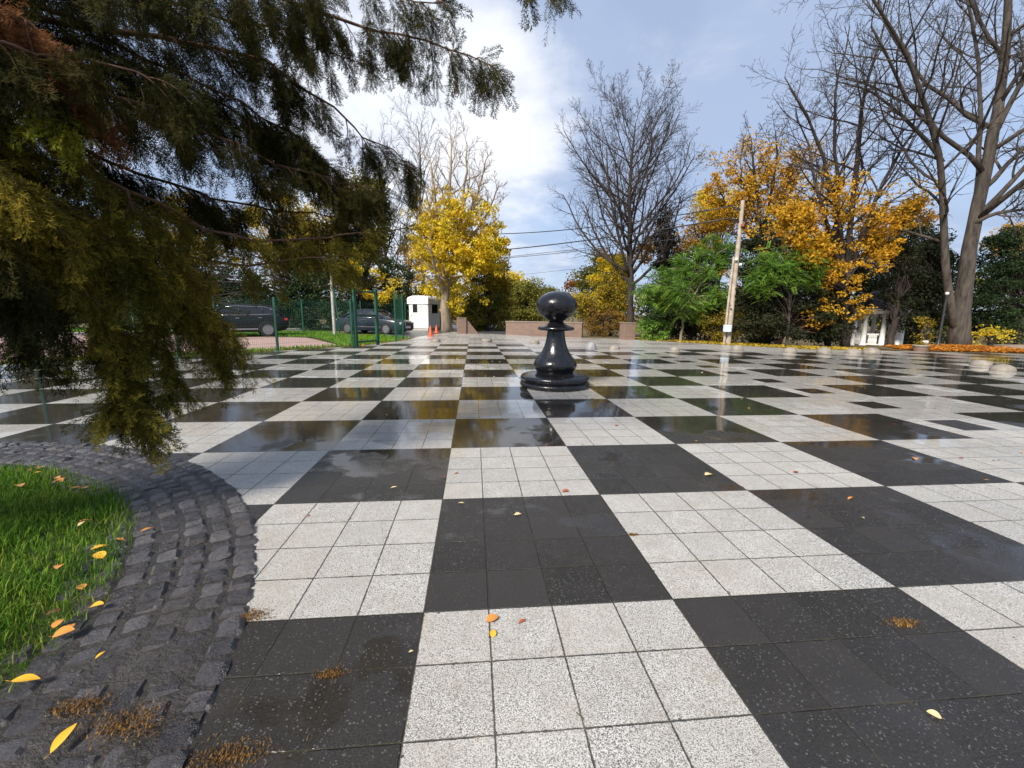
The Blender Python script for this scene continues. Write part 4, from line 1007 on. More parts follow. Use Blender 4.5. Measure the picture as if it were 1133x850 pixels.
# big bare tree behind the brick pillar
Y = 25.0; rg = R(11)
b = G(698, 360, Y); tp = at(703, 138, Y)
P, Rr = poly_stem([b - (0, 0, .3), at(698, 300, Y), at(696, 220, Y), at(699, 170, Y), tp], .27, .035, 20, rg, .02)
prim = dict(nch=40, t0=.28, lr=.56, ang=50, K=9, wig=.06, trop=.10, rr=.5, taper=.50)
bare_tree('bare_tree', 'tall leafless oval-crowned tree behind the brick pillar, standing alone against the sky', [(P, flare(P, Rr))], rg, prim,
    [dict(nch=11, t0=.18, lr=.40, ang=40, K=6, wig=.10, trop=.07, rr=.55), dict(nch=8, t0=.2, lr=.48, ang=40, K=4, wig=.12, trop=.03, rr=.6), dict(nch=3, t0=.3, lr=.55, ang=35, K=3, wig=.12, trop=.02, rr=.7)], 'bark_dark', twig_r=.0075)

# twin-trunk tree on the right
Y = 15.4; rg = R(12)
b = G(1061, 386.5, Y)
s1 = poly_stem([b - (0, 0, .2), at(1062, 360, Y), at(1064, 335, Y), at(1069, 300, Y), at(1078, 243, Y), at(1098, 159, Y), at(1112, 70, Y), at(1118, -60, Y), at(1110, -170, Y)], .31, .05, 22, rg, .012)
s2 = poly_stem([at(1061, 376, Y), at(1057, 360, Y), at(1051, 340, Y), at(1046, 300, Y), at(1044, 235, Y), at(1042, 176, Y - .1), at(1023, 116, Y - .3), at(1009, 70, Y - .5), at(985, 30, Y - .8), at(960, -10, Y - 1.2)], .17, .04, 18, rg, .012)
s3 = poly_stem([at(1079, 235, Y), at(1082, 198, Y + .2), at(1086, 120, Y + .5), at(1082, 60, Y + .6), at(1070, 0, Y + .7), at(1060, -80, Y + 1)], .10, .03, 14, rg, .012)
s4 = poly_stem([at(1077, 245, Y), at(1100, 222, Y - .4), at(1130, 190, Y - .9), at(1180, 130, Y - 1.5), at(1220, 60, Y - 2)], .11, .03, 12, rg, .012)
s5 = poly_stem([at(1100, 150, Y), at(1120, 110, Y - .3), at(1150, 50, Y - .6), at(1170, -40, Y - 1)], .11, .03, 12, rg, .012)
s6 = poly_stem([at(1043, 180, Y), at(1030, 160, Y + .3), at(1000, 130, Y + .5), at(965, 100, Y + .7), at(925, 90, Y + .9)], .09, .02, 12, rg, .012)
s7 = poly_stem([at(1075, 250, Y), at(1095, 236, Y - .5), at(1133, 232, Y - 1.2), at(1180, 225, Y - 2)], .09, .025, 10, rg, .012)
s1 = (s1[0], s1[1] * (1 + .55 * np.exp(-np.arange(22) / 1.6)))
prim = dict(nch=17, t0=.30, lr=.40, ang=48, K=8, wig=.13, trop=.03, rr=.5, taper=.45)
bare_tree('twin_trunk_tree', 'large leafless tree with two grey trunks forking low, on a mound of orange leaves', [s1, s2, s3, s4, s5, s6, s7], rg, prim,
    [dict(nch=9, t0=.2, lr=.48, ang=44, K=6, wig=.16, trop=.02, rr=.6), dict(nch=6, t0=.2, lr=.5, ang=42, K=4, wig=.16, trop=.01, rr=.6), dict(nch=2, t0=.4, lr=.5, ang=36, K=3, wig=.15, trop=.0, rr=.7)], 'bark', twig_r=.0065)
kn = at(1054, 350, Y - .36)

# golden tree left of the twin trunks: leafy below, bare above
def near_leaves(lo, hi, mat, n, size, rng, lev=(2, 3), sx=None, fade=1.5):
    def fn(root, b, allP):
        Q = np.concatenate([p.reshape(-1, 3) for p in allP[lev[0]:lev[1] + 1]]); 
        w_ = np.clip((hi - Q[:, 2]) / fade, 0, 1) * np.clip((Q[:, 2] - lo) / .6, 0, 1)
        if sx is not None: w_ *= sx(Q)
        w_ = w_ * (.35 + .65 * (np.sin(Q[:, 0] * 1.9 + 3) * np.sin(Q[:, 2] * 2.3) * np.sin(Q[:, 1] * 1.7 + 1) > -.15))
        Q = Q[rng.choice(len(Q), n, p=w_ / w_.sum())] + rng.normal(0, .13, (n, 3))
        leaf_geo(Q - b, size, rng, aspect=.65, flat=.6).build('crown', M[mat], root)
    return fn
def dep_of(p): return float((p - CAM) @ RM[:, 1])
def zpix(px, py, Y): return at(px, py, Y)[2]
Y = 17.0; rg = R(13)
b = G(936, 388, Y)
st_ = []
for pts, r in (([(936, 392), (934, 350), (930, 300), (926, 240), (912, 170), (885, 110), (868, 85)], .19), ([(933, 330), (940, 280), (942, 230), (950, 160), (958, 90), (975, 40), (985, 0)], .15), ([(932, 320), (950, 270), (968, 220), (1000, 160), (1030, 120), (1050, 90)], .11), ([(930, 300), (917, 250), (905, 215), (892, 150), (880, 120)], .10), ([(934, 310), (928, 250), (926, 190), (922, 130), (928, 70), (940, 30)], .12), ([(934, 315), (965, 275), (985, 250), (1010, 235)], .07), ([(932, 320), (905, 290), (885, 260), (872, 235)], .07)):
    st_.append(poly_stem([at(x, y, Y + rg.normal(0, .4) * (i > 1)) for i, (x, y) in enumerate(pts)], r, .02, 14, rg, .03))
prim = dict(nch=15, t0=.22, lr=.33, ang=46, K=7, wig=.11, trop=.06, rr=.5, taper=.5)
bare_tree('golden_tree', 'spreading golden-orange tree with bare dark upper limbs in front of the white gazebo', st_, rg, prim,
    [dict(nch=7, t0=.2, lr=.48, ang=42, K=5, wig=.14, trop=.03, rr=.6), dict(nch=5, t0=.2, lr=.5, ang=40, K=4, wig=.15, trop=.0, rr=.6)], 'bark_dark',
    leaf=near_leaves(zpix(940, 352, Y), zpix(940, 190, Y), 'l_orange', 10500, .15, R(14), lev=(1, 2), fade=3.0), twig_r=.007)
rt_ = bpy.data.objects['golden_tree']; rl = R(114); CLs = []
for bx_ in ((884, 205, 950, 300), (935, 195, 1008, 262), (900, 255, 975, 330), (888, 320, 925, 352), (930, 320, 968, 350), (945, 230, 995, 275), (905, 180, 945, 230)):
    C, rx, ry, rz = cr_(*bx_, Y - .3, .8); CLs.append(clumps_in(C, rx, ry, rz, int(4 + rx * rz * 10), rl, .15))
CL = np.concatenate(CLs); leaf_geo(clump_leaves(CL, 38, .38, rl, .5) - np.array(b), .125, rl, aspect=.65, flat=.8).build('lower_crown', M['l_orange'], rt_)

# amber tree behind the utility pole
Y = 25.0; rg = R(15); b = G(850, 380, Y)
st_ = []
for pts, r in (([(850, 392), (848, 330), (842, 270), (838, 230), (826, 205), (806, 180)], .22), ([(842, 270), (850, 235), (855, 200), (862, 170), (858, 145)], .14), ([(840, 250), (838, 210), (832, 180), (830, 150)], .12), ([(845, 290), (868, 240), (880, 200), (890, 170)], .11), ([(843, 280), (815, 240), (795, 210)], .09)):
    st_.append(poly_stem([at(x, y, Y + rg.normal(0, .5) * (i > 1)) for i, (x, y) in enumerate(pts)], r, .03, 12, rg, .04))
bare_tree('amber_tree', 'amber-leaved tree with a thin brown bare top, rising behind the pole and green trees', st_, rg, dict(nch=15, t0=.2, lr=.38, ang=46, K=7, wig=.11, trop=.06, rr=.5, taper=.5),
    [dict(nch=8, t0=.2, lr=.45, ang=42, K=5, wig=.13, trop=.03, rr=.6), dict(nch=6, t0=.2, lr=.5, ang=40, K=4, wig=.14, trop=.0, rr=.6)], 'bark_dark',
    leaf=near_leaves(zpix(850, 310, Y), zpix(850, 150, Y), 'l_orange', 8500, .17, R(16), lev=(1, 2), fade=3.4), twig_r=.009)
rt_ = bpy.data.objects['amber_tree']; rl = R(116); CLs = []
for bx_ in ((792, 165, 845, 215), (838, 160, 890, 225), (815, 205, 885, 262), (855, 215, 905, 262)):
    C, rx, ry, rz = cr_(*bx_, Y - .3, .8); CLs.append(clumps_in(C, rx, ry, rz, 15, rl, .15))
CL = np.concatenate(CLs); leaf_geo(clump_leaves(CL, 38, .5, rl, .6) - np.array(b), .16, rl, aspect=.65, flat=.6).build('lower_crown', M['l_orange'], rt_)

# yellow tree beside the booth
Y = 29.0; rg = R(17); b = G(495, 366.5, Y)
st_ = []
for pts, r in (([(495, 370), (494, 345), (492, 322), (488, 290), (484, 250), (480, 210), (476, 175)], .36), ([(493, 325), (500, 305), (507, 275), (512, 235), (515, 195), (517, 160)], .22), ([(490, 300), (492, 262), (497, 215), (500, 165), (498, 150)], .17), ([(488, 290), (470, 262), (460, 232), (456, 205)], .13), ([(505, 285), (525, 258), (542, 232), (552, 205)], .13), ([(508, 262), (524, 228), (534, 195), (540, 172)], .12)):
    st_.append(poly_stem([at(x, y, Y + rg.normal(0, .5) * (i > 1)) for i, (x, y) in enumerate(pts)], r, .035, 13, rg, .04))
st_[0] = (st_[0][0], flare(*st_[0], .35))
bare_tree('yellow_tree', 'bright yellow-leaved tree with pale forked trunk and bare top beside the white booth', st_, rg, dict(nch=15, t0=.2, lr=.30, ang=42, K=7, wig=.10, trop=.09, rr=.5, taper=.45),
    [dict(nch=8, t0=.2, lr=.46, ang=40, K=5, wig=.12, trop=.05, rr=.6), dict(nch=6, t0=.2, lr=.5, ang=38, K=4, wig=.12, trop=.03, rr=.6)], 'bark_light',
    leaf=None, twig_r=.010)
rt_ = bpy.data.objects['yellow_tree']
rl = R(18)
CLs = []
for bx_ in ((452, 200, 515, 290), (500, 205, 562, 300), (465, 255, 545, 345), (520, 245, 566, 305), (455, 235, 500, 300)):
    C, rx, ry, rz = cr_(*bx_, Y, .9); CLs.append(clumps_in(C, rx, ry, rz, 64, rl, .2))
for bx_ in ((455, 225, 545, 320), (470, 200, 520, 300)):
    C, rx, ry, rz = cr_(*bx_, Y - 1.6, .5); CLs.append(clumps_in(C, rx, ry, rz, 44, rl, .2))
CL = np.concatenate(CLs); leaf_geo(clump_leaves(CL, 52, .52, rl) - np.array(b), .19, rl, aspect=.65).build('crown', M['l_yellow'], rt_)

# bare trees left of it
for (name, lab, px, py, Y, pts, r, s) in (('bare_tree', 'thin grey leafless tree just left of the yellow tree, its twigs showing above the juniper', 470, 366, 42, [(470, 372), (468, 300), (464, 230), (466, 180), (462, 140)], .2, 21),
        ('bare_tree', 'brown leafless tree behind the tip of the juniper, left of the thin grey one', 430, 366, 44, [(430, 372), (428, 300), (424, 240), (420, 200), (418, 165)], .22, 22)):
    rg = R(s); b = G(px, py, Y); P, Rr = poly_stem([at(x, y, Y) for x, y in pts], r, .03, 14, rg, .05)
    bare_tree(name, lab, [(P, flare(P, Rr))], rg, dict(nch=26, t0=.25, lr=.36, ang=42, K=7, wig=.09, trop=.09, rr=.5, taper=.55), [dict(nch=8, t0=.2, lr=.46, ang=40, K=5, wig=.12, trop=.06, rr=.6), dict(nch=6, t0=.2, lr=.5, ang=38, K=4, wig=.12, trop=.03, rr=.6)], 'bark_dark', twig_r=.011)

# compound-leaved green trees
Y = 19.6; rg = R(23)
leafy('green_tree', 'fresh green feathery-leaved tree with a slender trunk, left of the utility pole', G(752.5, 378, Y), [cr_(718, 290, 800, 352, Y), cr_(706, 298, 750, 345, Y), cr_(770, 262, 815, 330, Y), cr_(735, 280, 790, 320, Y)], .2, 'l_green', rg, trunk=(.075, .75), bark='bark_light', n=78, fn=lambda c, b, r: fronds(c, b, r, 40, (.34, .6)), shell=.3)
Y = 16.6; rg = R(24)
leafy('green_tree', 'green feathery foliage right of the utility pole, above the dark yew', G(872, 385, Y), [cr_(838, 270, 905, 312, Y), cr_(828, 290, 868, 325, Y), cr_(865, 283, 902, 328, Y)], .2, 'l_green', rg, trunk=(.07, .8), bark='bark', n=44, fn=lambda c, b, r: fronds(c, b, r, 36, (.30, .52)), shell=.3)

# evergreens and shrubs along the back
def bush(name, label, base, crowns, leaf, mat, seed, n=60, per=130, cr=.5, **k): return leafy(name, label, base, crowns, leaf, mat, R(seed), n=n, per=per, cr=cr, **k)
bush('yew', 'dark evergreen yew with reddish leaning trunks behind the stone domes', G(857, 385, 17.4), [cr_(812, 318, 942, 385, 17.4, .4), cr_(825, 300, 880, 350, 17.4, .5), cr_(880, 330, 938, 383, 17.4, .5)], .12, 'l_dark', 31, n=120, per=190, cr=.5, trunk=(.13, .4), bark='bark_red', floor=-.75)
bush('yew', 'black-green evergreen filling the gap behind the golden tree, left of the gazebo', G(915, 386, 20.5), [cr_(870, 255, 955, 386, 20.5, .4)], .14, 'l_dark', 32, n=110, per=170, cr=.65, trunk=(.15, .4), bark='bark_dark')
bush('evergreen_tree', 'dark dense evergreen behind the orange-red box of the utility pole', G(835, 382, 21.5), [cr_(812, 240, 880, 340, 21.5, .5), cr_(800, 315, 880, 384, 21.5, .5)], .15, 'l_dark', 33, n=110, per=150, cr=.65, trunk=(.15, .4), bark='bark_dark')
bush('amber_shrub', 'low amber-leaved shrub at the foot of the utility pole', G(800, 381, 18.9), [cr_(774, 338, 832, 382, 18.9, .6)], .11, 'l_gold', 34, n=40, per=90, cr=.42, cat='shrub')
bush('green_shrub', 'low bright green shrub between the brick pillar and the slender green tree', G(722, 376, 20.6), [cr_(704, 355, 742, 378, 20.6, .7)], .13, 'l_green', 35, n=26, per=90, cr=.36, cat='shrub')
bush('shrub', 'deep green shrub behind the slender trunk of the feathery green tree', G(765, 377, 23), [cr_(715, 310, 815, 378, 23, .5)], .14, 'l_ivy', 36, n=90, per=150, cr=.6, cat='shrub')
bush('evergreen_tree', 'ivy-clad dark trunk between the tall bare tree and the green feathery tree', G(733, 372, 27.5), [cr_(722, 230, 746, 300, 27.5, 1), cr_(715, 280, 750, 372, 27.5, 1)], .16, 'l_dark', 37, n=60, per=150, cr=.6, trunk=(.2, .4), bark='bark_dark')
bush('amber_tree', 'orange-yellow tree between the tall bare tree and the utility pole', G(770, 372, 29), [cr_(722, 245, 792, 300, 29, .6), cr_(755, 215, 818, 262, 29, .6), cr_(700, 262, 735, 300, 29, .6)], .20, 'l_orange', 38, n=62, per=70, cr=.75, trunk=(.2, .5), bark='bark_dark', shell=.2)
bush('yellow_green_tree', 'yellow-green crown showing above the orange tree, just left of the pole top', G(795, 372, 33), [cr_(765, 212, 822, 250, 33, .6)], .22, 'l_yellow', 39, n=34, per=90, cr=.8, trunk=(.2, .6), bark='bark_dark')
bush('yellow_shrub', 'bright yellow-green shrub right behind the end of the brick wall', G(666, 374, 26), [cr_(628, 318, 694, 350, 26, .6), cr_(646, 300, 694, 374, 26, .6)], .15, 'l_gold', 40, n=80, per=110, cr=.6, cat='shrub')
bush('yellow_shrub', 'sunny yellow maple shrub left of the tall bare trunk, above the brick wall', G(676, 372, 28.5), [cr_(655, 275, 700, 340, 28.5, .6), cr_(622, 325, 680, 352, 27.5, .5)], .19, 'l_yellow', 41, n=54, per=90, cr=.6, cat='shrub')
bush('brown_shrub', 'brown and olive shrub behind the gap between wall and pillar', G(668, 374, 24.6), [cr_(648, 338, 688, 376, 24.6, .6)], .12, 'l_brown', 42, n=30, per=100, cr=.42, cat='shrub')
bush('olive_tree', 'rounded olive-green tree behind the pawn head and yellow shrubs', G(655, 368, 40), [cr_(636, 278, 700, 360, 40, .6)], .26, 'l_olive', 43, n=80, per=110, cr=1.0)
bush('rust_tree', 'small red-leaved tree at the right edge of the sky gap', G(636, 368, 44), [cr_(624, 305, 648, 335, 44, .7), cr_(655, 270, 690, 330, 42, .6)], .26, 'l_rust', 44, n=34, per=80, cr=.8)
bush('willow', 'hazy yellow-green weeping willow left of the pawn head', G(578, 368, 46), [cr_(553, 308, 606, 362, 46, .7)], .24, 'l_willow', 45, n=90, per=120, cr=1.2)
bush('gold_tree', 'distant golden tree above the weeping willow', G(562, 366, 60), [cr_(545, 298, 588, 340, 60, .7)], .36, 'l_yellow', 46, n=40, per=80, cr=1.3)
bush('olive_tree', 'distant small olive tree in the middle of the sky gap', G(603, 366, 66), [cr_(588, 318, 622, 352, 66, .7)], .36, 'l_olive', 47, n=44, per=80, cr=1.3)
bush('olive_shrub', 'tall olive shrub between the yellow tree trunk and the willow', G(530, 368, 34), [cr_(505, 268, 562, 368, 34, .5), cr_(535, 290, 566, 366, 36, .5)], .22, 'l_gold', 48, n=120, per=130, cr=.8, cat='shrub')
bush('olive_shrub', 'dark green shrub behind the brick pillar with the sloping wing', G(540, 369, 31), [cr_(512, 325, 562, 370, 31, .5)], .17, 'l_olive', 49, n=60, per=130, cr=.6, cat='shrub')
bush('olive_shrub', 'yellow-green shrubbery behind the pale forked trunk, right of the booth', G(488, 366, 37), [cr_(455, 300, 520, 366, 37, .4)], .22, 'l_gold', 50, n=70, per=120, cr=.9, cat='shrub')
# right side
bush('evergreen_tree', 'dark brown-green thicket behind the gazebo roof', G(1000, 386, 27), [cr_(945, 225, 1050, 388, 27, .4)], .19, 'l_dark', 51, n=130, per=150, cr=.9, bark='bark_dark', trunk=(.2, .4))
bush('evergreen_tree', 'dark conifer between the gazebo and the black park lamp', G(1020, 386, 19.5), [cr_(1003, 255, 1042, 386, 19.5, .8)], .14, 'l_dark', 52, n=90, per=150, cr=.6, bark='bark_dark', trunk=(.18, .3))
bush('dark_tree', 'narrow dark tree standing in front of the right side of the gazebo', G(985, 388, 17.6), [cr_(976, 262, 1002, 345, 17.6, 1), cr_(986, 305, 1012, 369, 17.8, .8)], .12, 'l_dark', 53, n=44, per=110, cr=.5, bark='bark_dark', trunk=(.16, .5))
bush('tall_hedge', 'tall dark green hedge at the right edge, behind the twin-trunk tree', G(1110, 385, 19), [cr_(1075, 262, 1190, 384, 19, .3), cr_(1085, 250, 1140, 320, 19.5, .3), cr_(1035, 290, 1085, 386, 20.5, .4), cr_(1150, 235, 1260, 384, 18, .4)], .13, 'l_ivy', 54, n=300, per=170, cr=.62, bark='bark_dark', trunk=(.2, .3), cat='hedge')
bush('yellow_shrub', 'little yellow-leaved shrub at the right foot of the twin-trunk tree', G(1095, 385, 17.2), [cr_(1076, 362, 1108, 384, 17.2, .6)], .12, 'l_yellow', 55, n=16, per=36, cr=.35, cat='shrub')
bush('yellow_shrub', 'sparse yellow shrub behind the stone planter', G(1022, 386, 16.6), [cr_(1012, 352, 1034, 380, 16.6, .6)], .11, 'l_gold', 56, n=12, per=34, cr=.35, cat='shrub')
bush('amber_tree', 'far amber tree showing above the hedge at the right edge', G(1120, 380, 26), [cr_(1095, 245, 1160, 285, 26, .5)], .18, 'l_orange', 57, n=30, per=60, cr=.7, bark='bark_dark')
# left side behind the cars
bush('ivy_hedge', 'tall dense ivy-green hedge behind the two parked cars', G(340, 368, 30), [cr_(180, 300, 330, 368, 29.5, .10), cr_(300, 298, 400, 368, 30, .15), cr_(385, 285, 460, 367, 33, .15), cr_(60, 300, 200, 370, 27, .1)], .17, 'l_ivy', 61, n=380, per=150, cr=.7, limbs=True, bark='bark_dark', trunk=(.2, .3), cat='hedge')
bush('golden_olive_tree', 'golden-olive tree behind the hedge, between the juniper and the white leaning pole', G(320, 366, 34), [cr_(255, 205, 350, 310, 34, .6), cr_(330, 245, 400, 320, 35, .6)], .22, 'l_gold', 62, n=120, per=100, cr=.9, bark='bark_dark', trunk=(.25, .4))
bush('young_yellow_tree', 'yellow-leaved young tree between the white pole and the gate frame', G(398, 366, 31.5), [cr_(370, 285, 402, 330, 31.5, .8), cr_(396, 300, 440, 340, 32, .8)], .19, 'l_yellow', 63, n=44, per=60, cr=.6, bark='bark_dark', trunk=(.12, .5))
bush('yellow_shrub', 'yellow-orange leaves hanging just left of the guard booth', G(448, 365, 40), [cr_(432, 270, 472, 345, 40, .6)], .20, 'l_orange', 64, n=44, per=66, cr=.65, cat='shrub')
bush('evergreen_tree', 'tall dark tree rising behind the tip of the juniper', G(405, 366, 39), [cr_(365, 200, 440, 300, 39, .6), cr_(385, 185, 425, 240, 39, .6)], .25, 'l_olive', 65, n=110, per=110, cr=1.0, bark='bark_dark', trunk=(.3, .4))
bush('golden_tree', 'deep golden tree behind the hedge, seen under the long brown juniper limb', G(345, 366, 37), [cr_(285, 225, 385, 315, 37, .5)], .22, 'l_yellow', 69, n=70, per=70, cr=.9, bark='bark_dark', trunk=(.25, .4))
bush('golden_olive_tree', 'pale golden tree glimpsed through the juniper at the left', G(215, 368, 33), [cr_(120, 215, 265, 330, 33, .5)], .22, 'l_gold', 66, n=120, per=100, cr=.9, bark='bark_dark', trunk=(.25, .4))
bush('golden_olive_tree', 'far left golden-brown tree behind the juniper mass', G(60, 372, 28), [cr_(-60, 190, 140, 340, 28, .5)], .22, 'l_olive', 67, n=130, per=100, cr=.9, bark='bark_dark', trunk=(.25, .4))
# far woodland closing the horizon
rg = R(70); q = []
for k in range(420):
    t = rg.uniform(-1, 1); ang_ = t * 1.25 - .09; d_ = rg.uniform(75, 110)
    q.append((CAM[0] + math.sin(-ang_) * d_ * -1, CAM[1] + math.cos(ang_) * d_, rg.uniform(0, 3.6 + 3.5 * abs(t))))
q = np.array(q); 
tag(leaf_geo(clump_leaves(q, 60, 3.4, rg), .8, rg).build('far_woodland', M['l_olive']), kind='stuff')

# ------------------------------------------------------------------ the juniper in the grass bed
def spray_template():
    v = []; f = []
    def rh(p, d, L, w_):
        d = d / np.linalg.norm(d); n_ = np.cross(d, (0, 0, 1.)); n_ = n_ / (np.linalg.norm(n_) + 1e-9) * w_; b = len(v)
        v.extend([p, p + d * L * .45 + n_, p + d * L, p + d * L * .45 - n_]); f.append((b, b + 1, b + 2, b + 3))
    r_ = np.random.default_rng(2)
    for k in range(11):
        t = .05 + k * .088; p = np.array([t, 0, -.16 * t * t])
        for s_ in (-1, 1):
            L = .36 * (1 - .55 * t) * r_.uniform(.75, 1.2); a = rad(38 + r_.normal(0, 7)); d = np.array([math.cos(a), s_ * math.sin(a), r_.normal(-.05, .25)])
            rh(p, d, L, .0105)
            for q in (.35, .65):
                p2 = p + d * L * q
                for s2 in (-1, 1):
                    a2 = math.atan2(d[1], d[0]) + s2 * rad(35); rh(p2, np.array([math.cos(a2), math.sin(a2), d[2] + r_.normal(0, .3)]), L * .45 * r_.uniform(.7, 1.2), .0085)
    for k in range(4): rh(np.array([.9 + .02 * k, 0, -.13]), np.array([1, r_.normal(0, .25), r_.normal(-.1, .15)]), .14, .011)
    return np.array(v), np.array(f)
ST_, SF_ = spray_template()
JT = np.array([-4.75, -.95, .02])
jun = empty('juniper_tree', tuple(JT), 'huge drooping dark juniper overhanging the grass bed at the left, close to the viewer', 'tree')
rj = R(101)
P, Rr = poly_stem([JT - (0, 0, .2), JT + (.05, .05, 1.2), JT + (.1, .0, 3.), JT + (0, .1, 6.), JT + (.1, 0, 9.)], .30, .05, 16, rj, .03)
Geo().tubes((P - JT)[None], flare(P, Rr, .4)[None], 16).build('trunk', M['bark_red'], jun, smooth=True)
LIMBS = [  # pixel/depth way points (x, y, world Y), radius, foliage kind, hang length, density
    ([(-150, -160, 1.1), (100, -60, 1.5), (300, 0, 1.9), (430, 36, 2.1), (510, 58, 2.2), (546, 74, 2.2)], .035, 'dark', .42, 1.0, 3.6),
    ([(-120, -120, 1.0), (120, -30, 1.3), (330, -20, 1.6), (440, -5, 1.8), (488, 4, 1.8)], .03, 'dark', .40, 1.0, 3.4),
    ([(-150, -20, 1.1), (100, 30, 1.5), (260, 55, 1.9), (340, 95, 2.1), (405, 152, 2.2), (450, 182, 2.2)], .035, 'dark', .46, 1.1, 3.0),
    ([(-120, 60, 1.0), (80, 90, 1.3), (200, 130, 1.6), (300, 180, 1.9), (380, 205, 2.1), (425, 212, 2.1)], .03, 'dark', .40, 1.1, 2.8),
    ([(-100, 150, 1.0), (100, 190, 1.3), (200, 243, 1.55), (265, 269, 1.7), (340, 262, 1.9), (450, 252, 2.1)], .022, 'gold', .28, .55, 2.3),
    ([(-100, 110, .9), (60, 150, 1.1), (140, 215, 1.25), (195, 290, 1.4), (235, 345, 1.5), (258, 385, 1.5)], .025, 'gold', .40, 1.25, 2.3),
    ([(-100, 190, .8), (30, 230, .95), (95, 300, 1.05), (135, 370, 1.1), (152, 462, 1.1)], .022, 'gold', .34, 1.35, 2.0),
    ([(-100, 230, .8), (20, 262, .9), (60, 320, .95), (85, 370, 1.0), (80, 415, 1.0)], .02, 'dark', .30, .8, 1.9),
    ([(-100, 270, .7), (-20, 290, .8), (15, 330, .85), (25, 385, .85)], .02, 'dark', .30, .85, 1.7),
    ([(-120, -40, .9), (40, 20, 1.0), (85, 80, 1.1), (110, 130, 1.15)], .022, 'dead', .38, 1.7, 2.7),
    ([(-120, 60, .8), (-10, 95, .9), (35, 110, .95), (75, 128, .95)], .016, 'tip', .20, .6, 2.5),
    ([(-100, 0, 1.2), (120, 60, 1.7), (230, 110, 2.0), (300, 150, 2.2), (345, 185, 2.3)], .03, 'dark', .45, 1.0, 2.9),
    ([(-100, 130, 1.2), (90, 160, 1.5), (170, 200, 1.7), (250, 225, 1.9), (330, 235, 2.1), (385, 240, 2.2)], .025, 'dark', .36, 1.2, 2.5),
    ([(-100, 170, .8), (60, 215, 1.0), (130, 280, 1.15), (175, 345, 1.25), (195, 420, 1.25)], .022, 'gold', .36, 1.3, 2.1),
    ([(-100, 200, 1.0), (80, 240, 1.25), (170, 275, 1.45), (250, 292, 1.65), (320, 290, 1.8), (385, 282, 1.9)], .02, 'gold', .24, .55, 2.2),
    ([(-120, -80, 1.5), (140, -10, 2.0), (250, 20, 2.3), (330, 40, 2.5), (400, 70, 2.6)], .03, 'dark', .44, 1.0, 3.3),
    ([(-150, 20, .6), (0, 50, .8), (100, 60, 1.0), (180, 90, 1.2)], .03, 'dark', .40, 1.2, 2.7),
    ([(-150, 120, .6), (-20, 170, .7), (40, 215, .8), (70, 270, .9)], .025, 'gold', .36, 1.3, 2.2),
    ([(-150, 200, .5), (-40, 240, .6), (10, 285, .7), (30, 340, .75)], .025, 'dark', .34, 1.2, 1.9),
    ([(-100, -60, 1.1), (150, 60, 1.6), (260, 110, 1.9), (330, 150, 2.1), (372, 190, 2.1)], .025, 'dark', .42, 1.2, 3.0),
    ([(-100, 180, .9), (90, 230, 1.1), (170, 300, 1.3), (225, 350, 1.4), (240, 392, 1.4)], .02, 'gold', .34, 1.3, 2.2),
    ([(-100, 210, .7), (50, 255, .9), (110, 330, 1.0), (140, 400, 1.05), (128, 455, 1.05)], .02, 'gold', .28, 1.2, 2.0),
    ([(200, -420, .5), (380, -200, .8), (500, -90, 1.0), (575, -42, 1.1), (624, -4, 1.1)], .018, 'dark', .13, .5, 4.0),
]
acc = {k: [[], []] for k in ('dark', 'gold', 'dead', 'tip')}
limbG = Geo(); twG = Geo()
